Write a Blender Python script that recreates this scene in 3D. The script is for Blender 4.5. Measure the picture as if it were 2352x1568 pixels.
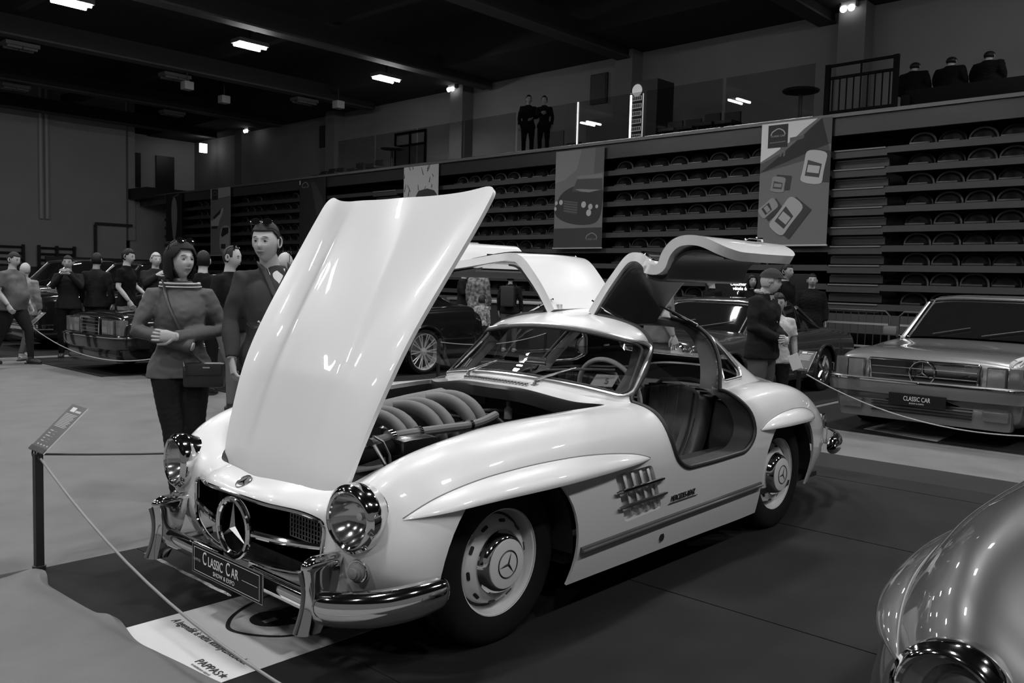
import bpy, bmesh, math, random
import numpy as np
from mathutils import Vector, Matrix
random.seed(7)
PI = math.pi
D = bpy.data
SC = bpy.context.scene
COL = SC.collection
for o in list(D.objects): D.objects.remove(o)

# ---------------------------------------------------------------- camera
CAM = (-2.464, -3.060, 1.445); YAW, PITCH, ROLL, FPX = 0.740917875, 0.0701010409, 0.0261488377, 1992.735
fw = Vector((math.cos(YAW)*math.cos(PITCH), math.sin(YAW)*math.cos(PITCH), -math.sin(PITCH)))
rt = Vector((math.sin(YAW), -math.cos(YAW), 0)); up = rt.cross(fw)
r2 = rt*math.cos(ROLL)+up*math.sin(ROLL); u2 = -rt*math.sin(ROLL)+up*math.cos(ROLL)
cd = D.cameras.new('camera'); cd.sensor_width = 36; cd.lens = FPX/2352*36; cd.clip_end = 200
co = D.objects.new('camera', cd); COL.objects.link(co)
m = Matrix.Identity(4)
for i in range(3): m[i][0] = r2[i]; m[i][1] = u2[i]; m[i][2] = -fw[i]; m[i][3] = CAM[i]
co.matrix_world = m; SC.camera = co
SC.view_settings.view_transform = 'Standard'; SC.view_settings.look = 'None'
SC.view_settings.gamma = 1; SC.view_settings.use_curve_mapping = False
SC.view_settings.exposure = 0.18
SC.cycles.max_bounces = 8; SC.cycles.diffuse_bounces = 3; SC.cycles.glossy_bounces = 4
SC.cycles.transparent_max_bounces = 16; SC.cycles.caustics_reflective = False; SC.cycles.caustics_refractive = False
SC.cycles.sample_clamp_indirect = 4
w = D.worlds.new('hall_ambient'); SC.world = w; w.use_nodes = True
w.node_tree.nodes['Background'].inputs[0].default_value = (.5, .5, .5, 1)
w.node_tree.nodes['Background'].inputs[1].default_value = 0.20

# lamps of the hall: rows of fluorescent fixtures under the roof (x, y); lit
LAMP_Z = 7.45
LAMPS = [(5.5, 18), (10, 18), (14.6, 18), (1, 18), (-3.5, 18),
         (1, 11.6), (5.5, 11.6), (-3.5, 11.6), (-8, 11.6), (9.4, 11.0),
         (1, 5.5), (5.5, 5.5), (10, 5.5), (-3.5, 5.5), (-8, 5.5),
         (1, -.5), (5.5, -.5), (10, -.5), (14, -1.5), (-3.5, -.5), (-8, -.5),
         (1, -6.5), (5.5, -6.5), (10, -6.5), (-3.5, -6.5), (-8, -6.5)]
LAMP_W = 93.0
ld = D.lights.new('fixture_light', 'AREA'); ld.shape = 'RECTANGLE'; ld.size = .74; ld.size_y = .34; ld.energy = LAMP_W; ld.spread = math.radians(150)
for x, y in LAMPS:
    lo = D.objects.new('fixture_light', ld); COL.objects.link(lo); lo.location = (x, y, LAMP_Z-.06)

# ---------------------------------------------------------------- materials
MATS = {}
def mat(name, g, rough=.6, metal=0, coat=0, spec=.5, emit=0, trans=0, alpha=1, noise=None, bump=0, ior=1.5, sheen=0):
    if name in MATS: return MATS[name]
    mt = D.materials.new(name); mt.use_nodes = True; nt = mt.node_tree; b = nt.nodes['Principled BSDF']
    b.inputs['Base Color'].default_value = (g, g, g, 1); b.inputs['Roughness'].default_value = rough
    b.inputs['Metallic'].default_value = metal; b.inputs['Coat Weight'].default_value = coat; b.inputs['Coat Roughness'].default_value = .03
    b.inputs['Specular IOR Level'].default_value = spec; b.inputs['IOR'].default_value = ior
    b.inputs['Transmission Weight'].default_value = trans; b.inputs['Alpha'].default_value = alpha
    if sheen: b.inputs['Sheen Weight'].default_value = sheen
    if emit:
        b.inputs['Emission Color'].default_value = (1, 1, 1, 1); b.inputs['Emission Strength'].default_value = emit
    if noise or bump:
        sc, g2 = noise or (40, g)
        tc = nt.nodes.new('ShaderNodeTexCoord'); n = nt.nodes.new('ShaderNodeTexNoise'); n.inputs['Scale'].default_value = sc; n.inputs['Detail'].default_value = 4
        nt.links.new(tc.outputs['Object'], n.inputs['Vector'])
        if noise:
            mx = nt.nodes.new('ShaderNodeMix'); mx.data_type = 'RGBA'
            mx.inputs['A'].default_value = (g, g, g, 1); mx.inputs['B'].default_value = (g2, g2, g2, 1)
            mr = nt.nodes.new('ShaderNodeMapRange'); mr.inputs[1].default_value = .35; mr.inputs[2].default_value = .65
            nt.links.new(n.outputs['Fac'], mr.inputs[0]); nt.links.new(mr.outputs[0], mx.inputs['Factor']); nt.links.new(mx.outputs['Result'], b.inputs['Base Color'])
        if bump:
            bp = nt.nodes.new('ShaderNodeBump'); bp.inputs['Strength'].default_value = bump; bp.inputs['Distance'].default_value = .01
            nt.links.new(n.outputs['Fac'], bp.inputs['Height']); nt.links.new(bp.outputs[0], b.inputs['Normal'])
    MATS[name] = mt; return mt
def glass(name, tint=.8, refl_rough=.0, ior=1.5):
    if name in MATS: return MATS[name]
    mt = D.materials.new(name); mt.use_nodes = True; nt = mt.node_tree; nt.nodes.clear()
    out = nt.nodes.new('ShaderNodeOutputMaterial'); mx = nt.nodes.new('ShaderNodeMixShader'); tr = nt.nodes.new('ShaderNodeBsdfTransparent')
    gl = nt.nodes.new('ShaderNodeBsdfGlossy'); fr = nt.nodes.new('ShaderNodeFresnel'); fr.inputs[0].default_value = ior
    tr.inputs[0].default_value = (tint, tint, tint, 1); gl.inputs['Roughness'].default_value = refl_rough
    gm = nt.nodes.new('ShaderNodeNewGeometry'); mi = nt.nodes.new('ShaderNodeMix'); mi.inputs['A'].default_value = ior; mi.inputs['B'].default_value = 1/ior
    nt.links.new(gm.outputs['Backfacing'], mi.inputs['Factor']); nt.links.new(mi.outputs['Result'], fr.inputs[0])
    nt.links.new(fr.outputs[0], mx.inputs[0]); nt.links.new(tr.outputs[0], mx.inputs[1]); nt.links.new(gl.outputs[0], mx.inputs[2]); nt.links.new(mx.outputs[0], out.inputs[0])
    MATS[name] = mt; return mt
PAINT = mat('ivory paint', .74, .32, coat=1.0, spec=.4)
CHROME = mat('chrome', .78, .06, metal=1)
CHROMED = mat('dull chrome', .55, .22, metal=1)
RUBBER = mat('tyre rubber', .007, .85, spec=.25, bump=.15)
SEAL = mat('rubber seal', .02, .5)
BLACK = mat('black trim', .015, .5)
BLACKG = mat('gloss black', .01, .12, coat=1)
LEATHER = mat('dark leather', .035, .42, bump=.1)
GLASS = glass('clear glass', .82)
DGLASS = glass('tinted glass', .35)
RIMW = mat('white wheel enamel', .72, .35, coat=.5)

# ---------------------------------------------------------------- helpers
def me_obj(name, V, F, mt, parent=None, smooth=True, sharp=35):
    me = D.meshes.new(name); me.from_pydata([tuple(map(float, v)) for v in V], [], [tuple(int(i) for i in f) for f in F]); me.validate()
    o = D.objects.new(name, me); COL.objects.link(o)
    if mt is not None:
        for q in (mt if isinstance(mt, (list, tuple)) else [mt]): me.materials.append(q)
    if smooth:
        me.shade_smooth()
        if sharp: me.set_sharp_from_angle(angle=math.radians(sharp))
    if parent is not None: o.parent = parent
    return o
def tag(o, label, cat, group=None, kind=None):
    if label: o['label'] = label
    if cat: o['category'] = cat
    if group: o['group'] = group
    if kind: o['kind'] = kind
    return o
def thing(name, label, cat, loc=(0, 0, 0), rz=0, group=None, parent=None):
    o = D.objects.new(name, None); COL.objects.link(o); o.empty_display_size = .1
    o.location = loc; o.rotation_euler = (0, 0, rz)
    return tag(o, label, cat, group)
def setting(o): o['kind'] = 'structure'; return o
def copy_tree(o, parent=None, deep=True):
    c = o.copy(); COL.objects.link(c); c.parent = parent
    if deep:
        for ch in o.children: copy_tree(ch, c)
    return c
class MB:
    """collects shapes into one mesh"""
    def __init__(s): s.V = []; s.F = []; s.M = []
    def add(s, V, F, mi=0):
        b = len(s.V); s.V += [tuple(v) for v in V]; s.F += [tuple(i+b for i in f) for f in F]; s.M += [mi]*len(F); return s
    def box(s, c, d, rz=0, mi=0, R=None, bev=0):
        x, y, z = [k/2 for k in d]
        if bev:
            bm = bmesh.new(); bmesh.ops.create_cube(bm, size=1)
            for v in bm.verts: v.co = Vector((v.co.x*d[0], v.co.y*d[1], v.co.z*d[2]))
            bmesh.ops.bevel(bm, geom=bm.edges[:], offset=bev, segments=2, affect='EDGES', profile=.7)
            bm.verts.index_update(); V = [v.co.copy() for v in bm.verts]; F = [[v.index for v in f.verts] for f in bm.faces]; bm.free()
        else:
            V = [Vector(p) for p in ((-x,-y,-z),(x,-y,-z),(x,y,-z),(-x,y,-z),(-x,-y,z),(x,-y,z),(x,y,z),(-x,y,z))]
            F = [(0,3,2,1),(4,5,6,7),(0,1,5,4),(1,2,6,5),(2,3,7,6),(3,0,4,7)]
        Rm = R if R is not None else Matrix.Rotation(rz, 3, 'Z')
        return s.add([Rm@v+Vector(c) for v in V], F, mi)
    def grid(s, P, closeu=False, closev=False, mi=0, flip=False):
        P = np.asarray(P); n, k = P.shape[:2]; F = []
        for i in range(n if closeu else n-1):
            for j in range(k if closev else k-1):
                f = (i*k+j, ((i+1) % n)*k+j, ((i+1) % n)*k+(j+1) % k, i*k+(j+1) % k)
                F.append(f[::-1] if flip else f)
        return s.add(P.reshape(-1, 3), F, mi)
    def tube(s, path, r, n=10, cap=True, mi=0, closed=False, flat=1, upv=None):
        P = [Vector(p) for p in path]; N = len(P); rr = r if hasattr(r, '__len__') else [r]*N
        T = []
        for i in range(N):
            a = P[i-1] if (i > 0 or closed) else P[i]; b = P[(i+1) % N] if (i < N-1 or closed) else P[i]
            t = (b-a); T.append(t.normalized() if t.length > 1e-9 else Vector((0, 0, 1)))
        u = Vector(upv) if upv else (Vector((0, 0, 1)) if abs(T[0].z) < .9 else Vector((1, 0, 0)))
        rings = []
        for i in range(N):
            u = (u-T[i]*u.dot(T[i])); u = u.normalized() if u.length > 1e-6 else T[i].orthogonal().normalized(); v = T[i].cross(u)
            rings.append([P[i]+(u*math.cos(2*PI*k/n)*flat+v*math.sin(2*PI*k/n))*rr[i] for k in range(n)])
        b = len(s.V); s.grid(np.array([[tuple(q) for q in R_] for R_ in rings]), closeu=closed, closev=True, mi=mi)
        if cap and not closed:
            s.F.append(tuple(b+k for k in range(n))); s.M.append(mi); s.F.append(tuple(b+(N-1)*n+k for k in range(n-1, -1, -1))); s.M.append(mi)
        return s
    def lathe(s, prof, c=(0, 0, 0), axis=(0, 0, 1), n=32, mi=0, a0=0, a1=2*PI):
        """prof: (radius, height) along axis"""
        ax = Vector(axis).normalized(); u = ax.orthogonal().normalized(); v = ax.cross(u); c = Vector(c); full = abs(a1-a0-2*PI) < 1e-6
        G = []
        for r, h in prof:
            G.append([tuple(c+ax*h+(u*math.cos(a0+(a1-a0)*k/(n if full else n-1))+v*math.sin(a0+(a1-a0)*k/(n if full else n-1)))*r) for k in range(n)])
        return s.grid(np.array(G), closev=full, mi=mi, flip=True)
    def prism(s, poly, h0, h1, ax=2, mi=0):
        """poly in the other two axes (in order), extruded along ax"""
        idx = [i for i in range(3) if i != ax]; n = len(poly); V = []
        for h in (h0, h1):
            for p in poly:
                q = [0, 0, 0]; q[idx[0]] = p[0]; q[idx[1]] = p[1]; q[ax] = h; V.append(tuple(q))
        F = [tuple(range(n))[::-1], tuple(range(n, 2*n))]+[(i, (i+1) % n, n+(i+1) % n, n+i) for i in range(n)]
        return s.add(V, F, mi)
    def build(s, name, mt, parent=None, smooth=True, sharp=35, fixn=False):
        o = me_obj(name, s.V, s.F, mt, parent, False)
        if len(set(s.M)) > 1:
            o.data.polygons.foreach_set('material_index', s.M)
        if fixn:
            bm = bmesh.new(); bm.from_mesh(o.data); bmesh.ops.recalc_face_normals(bm, faces=bm.faces[:]); bm.to_mesh(o.data); bm.free()
        if smooth:
            o.data.shade_smooth(); o.data.set_sharp_from_angle(angle=math.radians(sharp))
        return o
def boxo(name, c, d, mt, parent=None, rz=0, bev=0):
    return MB().box(c, d, rz=rz, bev=bev).build(name, mt, parent, smooth=bev > 0)
def spl(P, n, closed=False):
    """C2 natural (or closed) cubic spline through P, n samples, uniform parameter"""
    P = np.asarray(P, float); N = len(P)
    if closed:
        A = np.zeros((N, N)); 
        for i in range(N): A[i, i] = 4; A[i, (i+1) % N] += 1; A[i, (i-1) % N] += 1
        C = np.linalg.solve(A, 6*P.reshape(N, -1)); C = np.vstack([C[-1:], C, C[:3]]); t = np.linspace(0, N, n, endpoint=False)
    else:
        A = np.zeros((N+2, N+2)); B = np.zeros((N+2, P.reshape(N, -1).shape[1]))
        for i in range(N): A[i, i:i+3] = (1, 4, 1); B[i] = 6*P.reshape(N, -1)[i]
        A[N, 0:3] = (1, -2, 1); A[N+1, N-1:N+2] = (1, -2, 1)
        C = np.linalg.solve(A, B); t = np.linspace(0, N-1, n)
    i = np.minimum(t.astype(int), (N-1 if closed else N-2)); f = (t-i)[:, None]
    w0, w1, w2, w3 = (1-f)**3, 3*f**3-6*f**2+4, -3*f**3+3*f**2+3*f+1, f**3
    R = (w0*C[i]+w1*C[i+1]+w2*C[i+2]+w3*C[i+3])/6
    return R.reshape((n,)+P.shape[1:])
def surf(net, nu, nv):
    """bicubic surface through a control net [rows][cols][3]"""
    A = spl(np.asarray(net, float), nu)
    return np.swapaxes(spl(np.swapaxes(A, 0, 1), nv), 0, 1)
def mirror_net(net):
    net = np.asarray(net, float); L = net[:, :0:-1].copy(); L[..., 1] *= -1
    return np.concatenate([L, net], 1)
def solid(o, t, off=-1, rim_mat=None, in_mat=None):
    md = o.modifiers.new('s', 'SOLIDIFY'); md.thickness = t; md.offset = off; md.use_even_offset = True; md.use_rim = True
    if rim_mat is not None: md.material_offset_rim = rim_mat
    if in_mat is not None: md.material_offset = in_mat
def cut(o, cutters, op='DIFFERENCE'):
    for c in cutters:
        md = o.modifiers.new('b', 'BOOLEAN'); md.object = c; md.operation = op; md.solver = 'EXACT'
def bake(o, sharp=35, kill=()):
    dg = bpy.context.evaluated_depsgraph_get(); me = D.meshes.new_from_object(o.evaluated_get(dg)); o.modifiers.clear(); o.data = me; me.name = o.name
    me.shade_smooth(); me.set_sharp_from_angle(angle=math.radians(sharp))
    for k in kill: D.objects.remove(k)
def rpoly(P, r=.03, n=5):
    """round the corners of a polygon"""
    out = []; N = len(P)
    for i in range(N):
        p = Vector(P[i]).to_2d(); a = Vector(P[i-1]).to_2d(); b = Vector(P[(i+1) % N]).to_2d()
        da, db = a-p, b-p; rr = r[i] if hasattr(r, '__len__') else r; q = min(rr, da.length*.45, db.length*.45); s, e = p+da.normalized()*q, p+db.normalized()*q
        for k in range(n+1):
            t = k/n; out.append(tuple(s*(1-t)**2+p*2*t*(1-t)+e*t*t))
    return out
def ybox(V):  # mirror a vertex list to the other side
    return [(v[0], -v[1], v[2]) for v in V]
def text(name, body, size, mtx, mt, parent=None, ext=.001, align='CENTER', sx=1, shear=0, sp=1):
    cu = D.curves.new(name, 'FONT'); cu.body = body; cu.size = size; cu.extrude = ext; cu.align_x = align; cu.align_y = 'CENTER'; cu.shear = shear; cu.space_character = sp
    o = D.objects.new(name, cu); COL.objects.link(o); cu.materials.append(mt)
    dg = bpy.context.evaluated_depsgraph_get(); me = D.meshes.new_from_object(o.evaluated_get(dg)); D.objects.remove(o)
    o = D.objects.new(name, me); COL.objects.link(o)
    if not me.materials: me.materials.append(mt)
    o.matrix_world = mtx@Matrix.Diagonal((sx, 1, 1, 1))
    if parent is not None:
        o.parent = parent; o.matrix_parent_inverse = Matrix.Identity(4)
    return o
def frame(o, x, y):
    """matrix with origin o, x axis x, y axis y"""
    x = Vector(x).normalized(); z = x.cross(Vector(y)).normalized(); y = z.cross(x); M_ = Matrix.Identity(4)
    for i in range(3): M_[i][0] = x[i]; M_[i][1] = y[i]; M_[i][2] = z[i]; M_[i][3] = o[i]
    return M_
# ---------------------------------------------------------------- hall
CARPET = mat('grey carpet', .125, .95, noise=(3.0, .145), bump=.05)
DARKC = mat('dark carpet tiles', .0135, .95, spec=.2, noise=(2.2, .018), bump=.1)
WALL = mat('painted wall', .50, .9, noise=(.8, .46))
WALLG = mat('gallery wall', .24, .9, noise=(.5, .21))
ROOF = mat('dark roof', .02, .9); BEAM = mat('roof beam', .05, .7)
KS = .035
def sx(y, x0=14.0): return x0+KS*y           # the stand runs a little askew to the cars
SA = -math.atan(KS)                           # its rotation
setting(boxo('floor', (6, 10, -.05), (60, 64, .1), CARPET))
setting(boxo('ceiling', (6, 10, 9.3), (60, 64, .2), ROOF))
setting(boxo('wall_left', (2.5, 36.3, 4), (24.2, .4, 10.6), WALL))
o = setting(MB().box((14.9, 41.2, 6.05), (.3, 10, 6.5)).build('wall_corner', WALL, smooth=False))
setting(boxo('wall_back', (20, 46, 4.6), (24, .3, 9.4), WALLG))
# pipes and return on the left wall
for i, x in enumerate((5.0, 5.35)):
    tag(MB().tube([(11.03+(x-5)*.66, 35.95, 3.5), (11.03+(x-5)*.66, 35.95, 8.9)], .075, 8).build('wall_pipe', mat('pipe paint', .6, .6)), 'vertical pipe on the tall left hall wall, '+('left' if i == 0 else 'right')+' of the pair', 'pipe', 'pipes on the left wall')
# gallery: slab, front fascia, rail ledge, back wall
def strip(name, x0a, x1a, y0, y1, z0, z1, mt):
    V = []
    for z in (z0, z1):
        V += [(sx(y0, x0a), y0, z), (sx(y0, x1a), y0, z), (sx(y1, x1a), y1, z), (sx(y1, x0a), y1, z)]
    return me_obj(name, V, [(0,3,2,1),(4,5,6,7),(0,1,5,4),(1,2,6,5),(2,3,7,6),(3,0,4,7)], mt, smooth=False)
FASC = mat('gallery fascia', .03, .25, spec=.5)
LEDGE = mat('gallery ledge', .12, .3)
setting(strip('floor_gallery', 14.05, 17.6, -14, 42, 4.66, 4.76, mat('gallery floor', .06, .8)))
setting(strip('trim_fascia', 13.92, 14.05, -14, 36, 4.36, 4.70, FASC))
setting(strip('trim_ledge', 13.86, 14.2, -14, 36, 4.70, 4.765, LEDGE))
setting(strip('wall_gallery', 17.6, 17.9, -14, 46, 4.6, 7.85, WALLG))
setting(strip('trim_roof_edge', 15.2, 17.9, -14, 46, 7.85, 9.3, ROOF))
setting(strip('wall_under', 15.4, 15.6, -14, 42, 0, 4.66, mat('under gallery', .02, .9)))
# columns on the gallery back wall
for i, y in enumerate((-1.2, 4.6, 11.0, 17.9, 25.3, 32.6)):
    setting(strip('trim_column', 17.1, 17.6, y, y+.62, 4.76, 7.85, mat('column paint', .17, .85)))
# roof beams and ducts
for y in (-6, 0, 5.7, 11.3, 17, 23, 29.2, 34.5):
    setting(boxo('trim_beam', (5, y, 7.9), (26, .35, .5), ROOF))
    setting(boxo('trim_beam_flange', (5, y, 7.63), (26, .42, .05), BEAM))
for x in (-6, 0, 6, 12):
    setting(boxo('trim_joist', (x, 12, 8.5), (.25, 50, .4), ROOF))
TUBE = mat('lit tube', 1, .5, emit=60)
TUBEOFF = mat('unlit tube', .12, .3)
def fixture(x, y, lit=True, label=None, group='lit roof lights'):
    t = thing('ceiling_light', label or 'bright fluorescent roof light hanging under the dark roof', 'ceiling light', (x, y, LAMP_Z), group=group)
    boxo('housing', (0, 0, .06), (.86, .46, .1), mat('lamp housing', .08, .6), t)
    boxo('hanger', (0, 0, .4), (.04, .04, .6), BLACK, t)
    for dy in (-.15, .15):
        MB().tube([(-.38, dy, -.02), (-.01, dy, -.02)], .04, 8).tube([(.01, dy, -.02), (.38, dy, -.02)], .04, 8).build('tube', TUBE if lit else TUBEOFF, t)
    return t
_L = {(5.5, 18): 'bright twin tube roof light at the top left edge of the photo', (10, 18): 'bright twin tube roof light above the standing couple', (14.6, 18): 'bright twin tube roof light over the open bonnet, nearest the gallery'}
for x, y in LAMPS: fixture(x, y, True, _L.get((x, y)), None if (x, y) in _L else 'lit roof lights outside the frame')
for x, y in ((6.2, 23.4), (10.6, 23.4), (15.2, 23.2), (8, 29.5), (13.5, 29.5)): fixture(x, y, False, 'switched off roof light far under the dark roof', 'unlit roof lights')
# dark mats, lying on the carpet
def mat_piece(name, P, z, mt, label, cat='floor mat', group=None, th=.006):
    o = MB().prism(P, z-th, z).build(name, mt, smooth=False); return tag(o, label, cat, group)
xs = [-1.3, -.5, 1.0, 2.52, 4.03, 4.41]
for i in range(5):
    x0, x1 = xs[i], xs[i+1]-.012
    e = 0
    P = [(x0, 1.34), (x0, -9), (x1, -9), (x1, 1.34)]
    if i == 4: P = [(x0, 1.34), (x0, -9)]+[(x1+.012*math.sin(k*1.9), -9+k*.55) for k in range(19)]+[(x1, 1.34)]
    mat_piece('floor_mat', P, .008, DARKC, 'dark grey carpet strip under the white gullwing car, '+('at its nose', 'under its front axle', 'under its doors', 'under its rear axle', 'narrow one behind its tail')[i], group='dark carpet strips')
setting(boxo('trim_seam', (1.8, -3.8, .0035), (6.4, 10.3, .002), mat('seam black', .006, .9)))
# wavy edge of the grey carpet in the foreground
W_ = spl([(-1.36, 1.33), (-1.16, 1.268), (-.98, 1.285), (-1.02, 1.1), (-1.03, .914), (-1.01, .567), (-.975, .446), (-1.01, .242), (-1.01, .078), (-.985, -.134), (-.965, -.33), (-.93, -.7), (-.96, -1.2)], 60)
n = len(W_); G = []
for i, p in enumerate(W_):
    bump_ = .012+.006*math.sin(i*.5)
    G.append([(p[0]+.004, p[1], .009), (p[0], p[1], .02), (p[0]-.03, p[1], .026+bump_), (p[0]-.12, p[1]+.02, .022+bump_*.6), (p[0]-.4, p[1], .018), (-3.6, p[1], .014)])
tag(MB().grid(np.array(G)).build('carpet_edge', CARPET, fixn=True), 'light grey carpet with a rippled edge overlapping the dark mat in the foreground', 'carpet')
# printed floor graphic
WHP = mat('floor graphic print', .50, .55, noise=(4, .30))
WHP2 = mat('floor graphic white', .55, .6)
fg = thing('floor_graphic', 'white printed floor sticker in front of the white car with a car drawing and slogan', 'floor sticker', (0, 0, .009))
MB().prism([(-1.25, -.335), (-.52, -.335), (-.52, .36), (-1.25, .36)], 0, .0015).build('sheet', WHP2, fg, False)
MB().prism([(-.5201, -.335), (.02, -.335), (.02, .36), (-.5201, .36)], 0, .0015).build('grey_print', WHP, fg, False)
INK = mat('black ink', .02, .5)
def fl(x, y, z=.0118): return frame((x, y, z), (0, -1, 0), (1, 0, 0))
def par(o, p):
    M_ = o.matrix_world.copy(); o.parent = p; o.matrix_world = M_; return o
F_ = frame((-.808, .02, .0035), (0, -1, 0), (1, 0, 0))
text('slogan', 'A legend\u00e1k is n\u00e9ha k\u00f6nnyezhetnek...', .05, F_, INK, fg, ext=.0003, sx=.78, shear=.25)
F_ = frame((-.925, -.195, .0035), (0, -1, 0), (1, 0, 0))
text('wordmark', 'PAPPAS', .048, F_, INK, fg, ext=.0003)
text('small_print', 'KLASSZIKUSOK V\u00c9ZET\u0150', .012, frame((-.957, -.195, .0035), (0, -1, 0), (1, 0, 0)), INK, fg, ext=.0003)
st = [( .026*(1 if k % 2 == 0 else .42)*math.cos(k*PI/5), .026*(1 if k % 2 == 0 else .42)*math.sin(k*PI/5)) for k in range(10)]
MB().prism([(-.922+a*.7, -.295+b*.7) for a, b in st], .0025, .0035).build('star', INK, fg, False)
# shield outline and car drawing
def ring2(P, wd):
    P = np.asarray(P); c = P.mean(0); Q = c+(P-c)*(1-wd/np.linalg.norm(P-c, axis=1, keepdims=True)); return P, Q
SP = spl([(-.68, .12), (-.70, .02), (-.60, -.14), (-.42, -.20), (-.15, -.23), (-.05, -.20), (-.02, .02), (-.05, .26), (-.2, .3), (-.42, .28), (-.60, .2)], 60, True)
P_, Q_ = ring2(SP, .018)
MB().grid(np.array([[(p[0], p[1], .003), (q[0], q[1], .003)] for p, q in zip(P_, Q_)]), closeu=True).build('shield_outline', INK, fg, False)
CP = [(-.56, .12), (-.50, .13), (-.44, .10), (-.40, .11), (-.33, .07), (-.28, .03), (-.26, -.04), (-.30, -.09), (-.36, -.11), (-.42, -.09), (-.50, -.06), (-.57, -.02), (-.60, .04), (-.59, .09)]
MB().prism([tuple(p) for p in spl(CP, 40, True)], .0022, .003).build('car_drawing', INK, fg, False)
for a in ((-.53, .03, .06, .03), (-.42, -.03, .07, .03)): MB().box((a[0], a[1], .0034), (a[2], a[3], .0006)).build('drawing_highlight', WHP, fg, False)
# ---------------------------------------------------------------- the white gullwing car
car = thing('sports_car', 'cream white coupe with both gullwing doors raised and its bonnet standing open', 'car')
BN = [
 [(-.60,0,.20),(-.59,.25,.21),(-.555,.45,.22),(-.53,.62,.235),(-.475,.75,.25),(-.44,.81,.26),(-.415,.825,.262),(-.40,.81,.262)],
 [(-.685,0,.33),(-.67,.25,.335),(-.625,.45,.35),(-.60,.64,.375),(-.54,.775,.365),(-.47,.845,.36),(-.41,.862,.33),(-.37,.84,.26)],
 [(-.715,0,.46),(-.69,.25,.465),(-.625,.45,.48),(-.622,.64,.51),(-.555,.785,.485),(-.43,.868,.47),(-.34,.876,.37),(-.26,.845,.24)],
 [(-.725,0,.565),(-.70,.25,.57),(-.62,.45,.575),(-.60,.64,.64),(-.50,.785,.61),(-.36,.872,.56),(-.24,.882,.38),(-.14,.85,.21)],
 [(-.672,0,.622),(-.65,.25,.625),(-.56,.45,.632),(-.50,.645,.742),(-.395,.79,.70),(-.26,.875,.60),(-.12,.884,.38),(-.03,.85,.20)],
 [(-.48,0,.682),(-.475,.25,.682),(-.42,.46,.695),(-.31,.655,.81),(-.23,.80,.765),(-.12,.88,.63),(.0,.886,.38),(.06,.85,.19)],
 [(-.15,0,.765),(-.15,.25,.765),(-.12,.47,.773),(-.06,.66,.845),(-.02,.805,.80),(.04,.885,.65),(.10,.888,.38),(.13,.85,.185)],
 [(.15,0,.825),(.15,.25,.82),(.16,.47,.815),(.18,.66,.862),(.20,.808,.818),(.22,.888,.66),(.25,.888,.38),(.26,.85,.18)],
 [(.48,0,.875),(.48,.25,.868),(.48,.47,.838),(.48,.66,.865),(.48,.806,.822),(.48,.886,.66),(.48,.886,.38),(.48,.85,.18)],
 [(.80,0,.925),(.80,.25,.915),(.80,.48,.873),(.80,.66,.863),(.80,.80,.822),(.80,.884,.66),(.80,.884,.38),(.80,.85,.18)],
 [(1.1,0,.93),(1.1,.25,.93),(1.1,.49,.895),(1.1,.66,.866),(1.1,.795,.822),(1.1,.882,.66),(1.1,.882,.38),(1.1,.848,.18)],
 [(1.5,0,.93),(1.5,.25,.93),(1.5,.50,.90),(1.5,.665,.866),(1.5,.795,.825),(1.5,.880,.67),(1.5,.882,.38),(1.5,.848,.18)],
 [(1.9,0,.94),(1.9,.25,.94),(1.9,.50,.905),(1.9,.675,.872),(1.9,.795,.832),(1.9,.880,.68),(1.9,.882,.39),(1.9,.848,.18)],
 [(2.25,0,.95),(2.25,.25,.94),(2.25,.48,.885),(2.25,.68,.880),(2.25,.805,.835),(2.25,.880,.68),(2.25,.880,.39),(2.25,.846,.19)],
 [(2.6,0,.93),(2.6,.25,.915),(2.6,.47,.865),(2.58,.67,.858),(2.56,.80,.815),(2.54,.868,.66),(2.54,.866,.39),(2.54,.835,.20)],
 [(2.9,0,.885),(2.9,.25,.87),(2.9,.45,.825),(2.86,.65,.80),(2.83,.765,.755),(2.80,.835,.61),(2.79,.835,.39),(2.78,.80,.22)],
 [(3.2,0,.82),(3.2,.25,.805),(3.2,.44,.765),(3.14,.61,.72),(3.08,.715,.67),(3.03,.785,.55),(3.0,.79,.39),(2.98,.75,.25)],
 [(3.48,0,.73),(3.47,.24,.72),(3.44,.43,.68),(3.37,.57,.63),(3.30,.66,.58),(3.22,.72,.49),(3.18,.73,.38),(3.14,.70,.28)],
 [(3.67,0,.61),(3.65,.24,.60),(3.60,.41,.575),(3.52,.54,.535),(3.44,.62,.49),(3.35,.67,.43),(3.29,.68,.35),(3.25,.66,.28)],
 [(3.73,0,.48),(3.71,.24,.475),(3.66,.40,.46),(3.58,.52,.44),(3.51,.59,.40),(3.42,.635,.36),(3.36,.64,.32),(3.31,.62,.28)],
 [(3.69,0,.34),(3.67,.24,.34),(3.62,.39,.335),(3.56,.49,.33),(3.50,.55,.32),(3.43,.59,.30),(3.38,.60,.29),(3.34,.59,.28)]]
BG = surf(mirror_net(BN), 190, 100)
body = MB().grid(BG).build('body', [PAINT, BLACK], car, sharp=60)
solid(body, .012, off=-1, rim_mat=1)
def cutter(P, a, b, ax): 
    o = MB().prism(P, a, b, ax).build('cutter', None, smooth=False, fixn=True); return o
HOOD = rpoly([(-.625,-.02),(-.625,.02),(-.60,.26),(-.525,.46),(-.10,.54),(.40,.585),(.80,.625),(.885,.625),(.81,.52),(.745,.28),(.72,0.0),(.745,-.28),(.81,-.52),(.885,-.625),(.80,-.625),(.40,-.585),(-.10,-.54),(-.525,-.46),(-.60,-.26)],
             [.02,.02,.1,.09,.1,.1,.06,.07,.1,.1,.1,.1,.1,.07,.06,.1,.1,.09,.1], 6)
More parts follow.
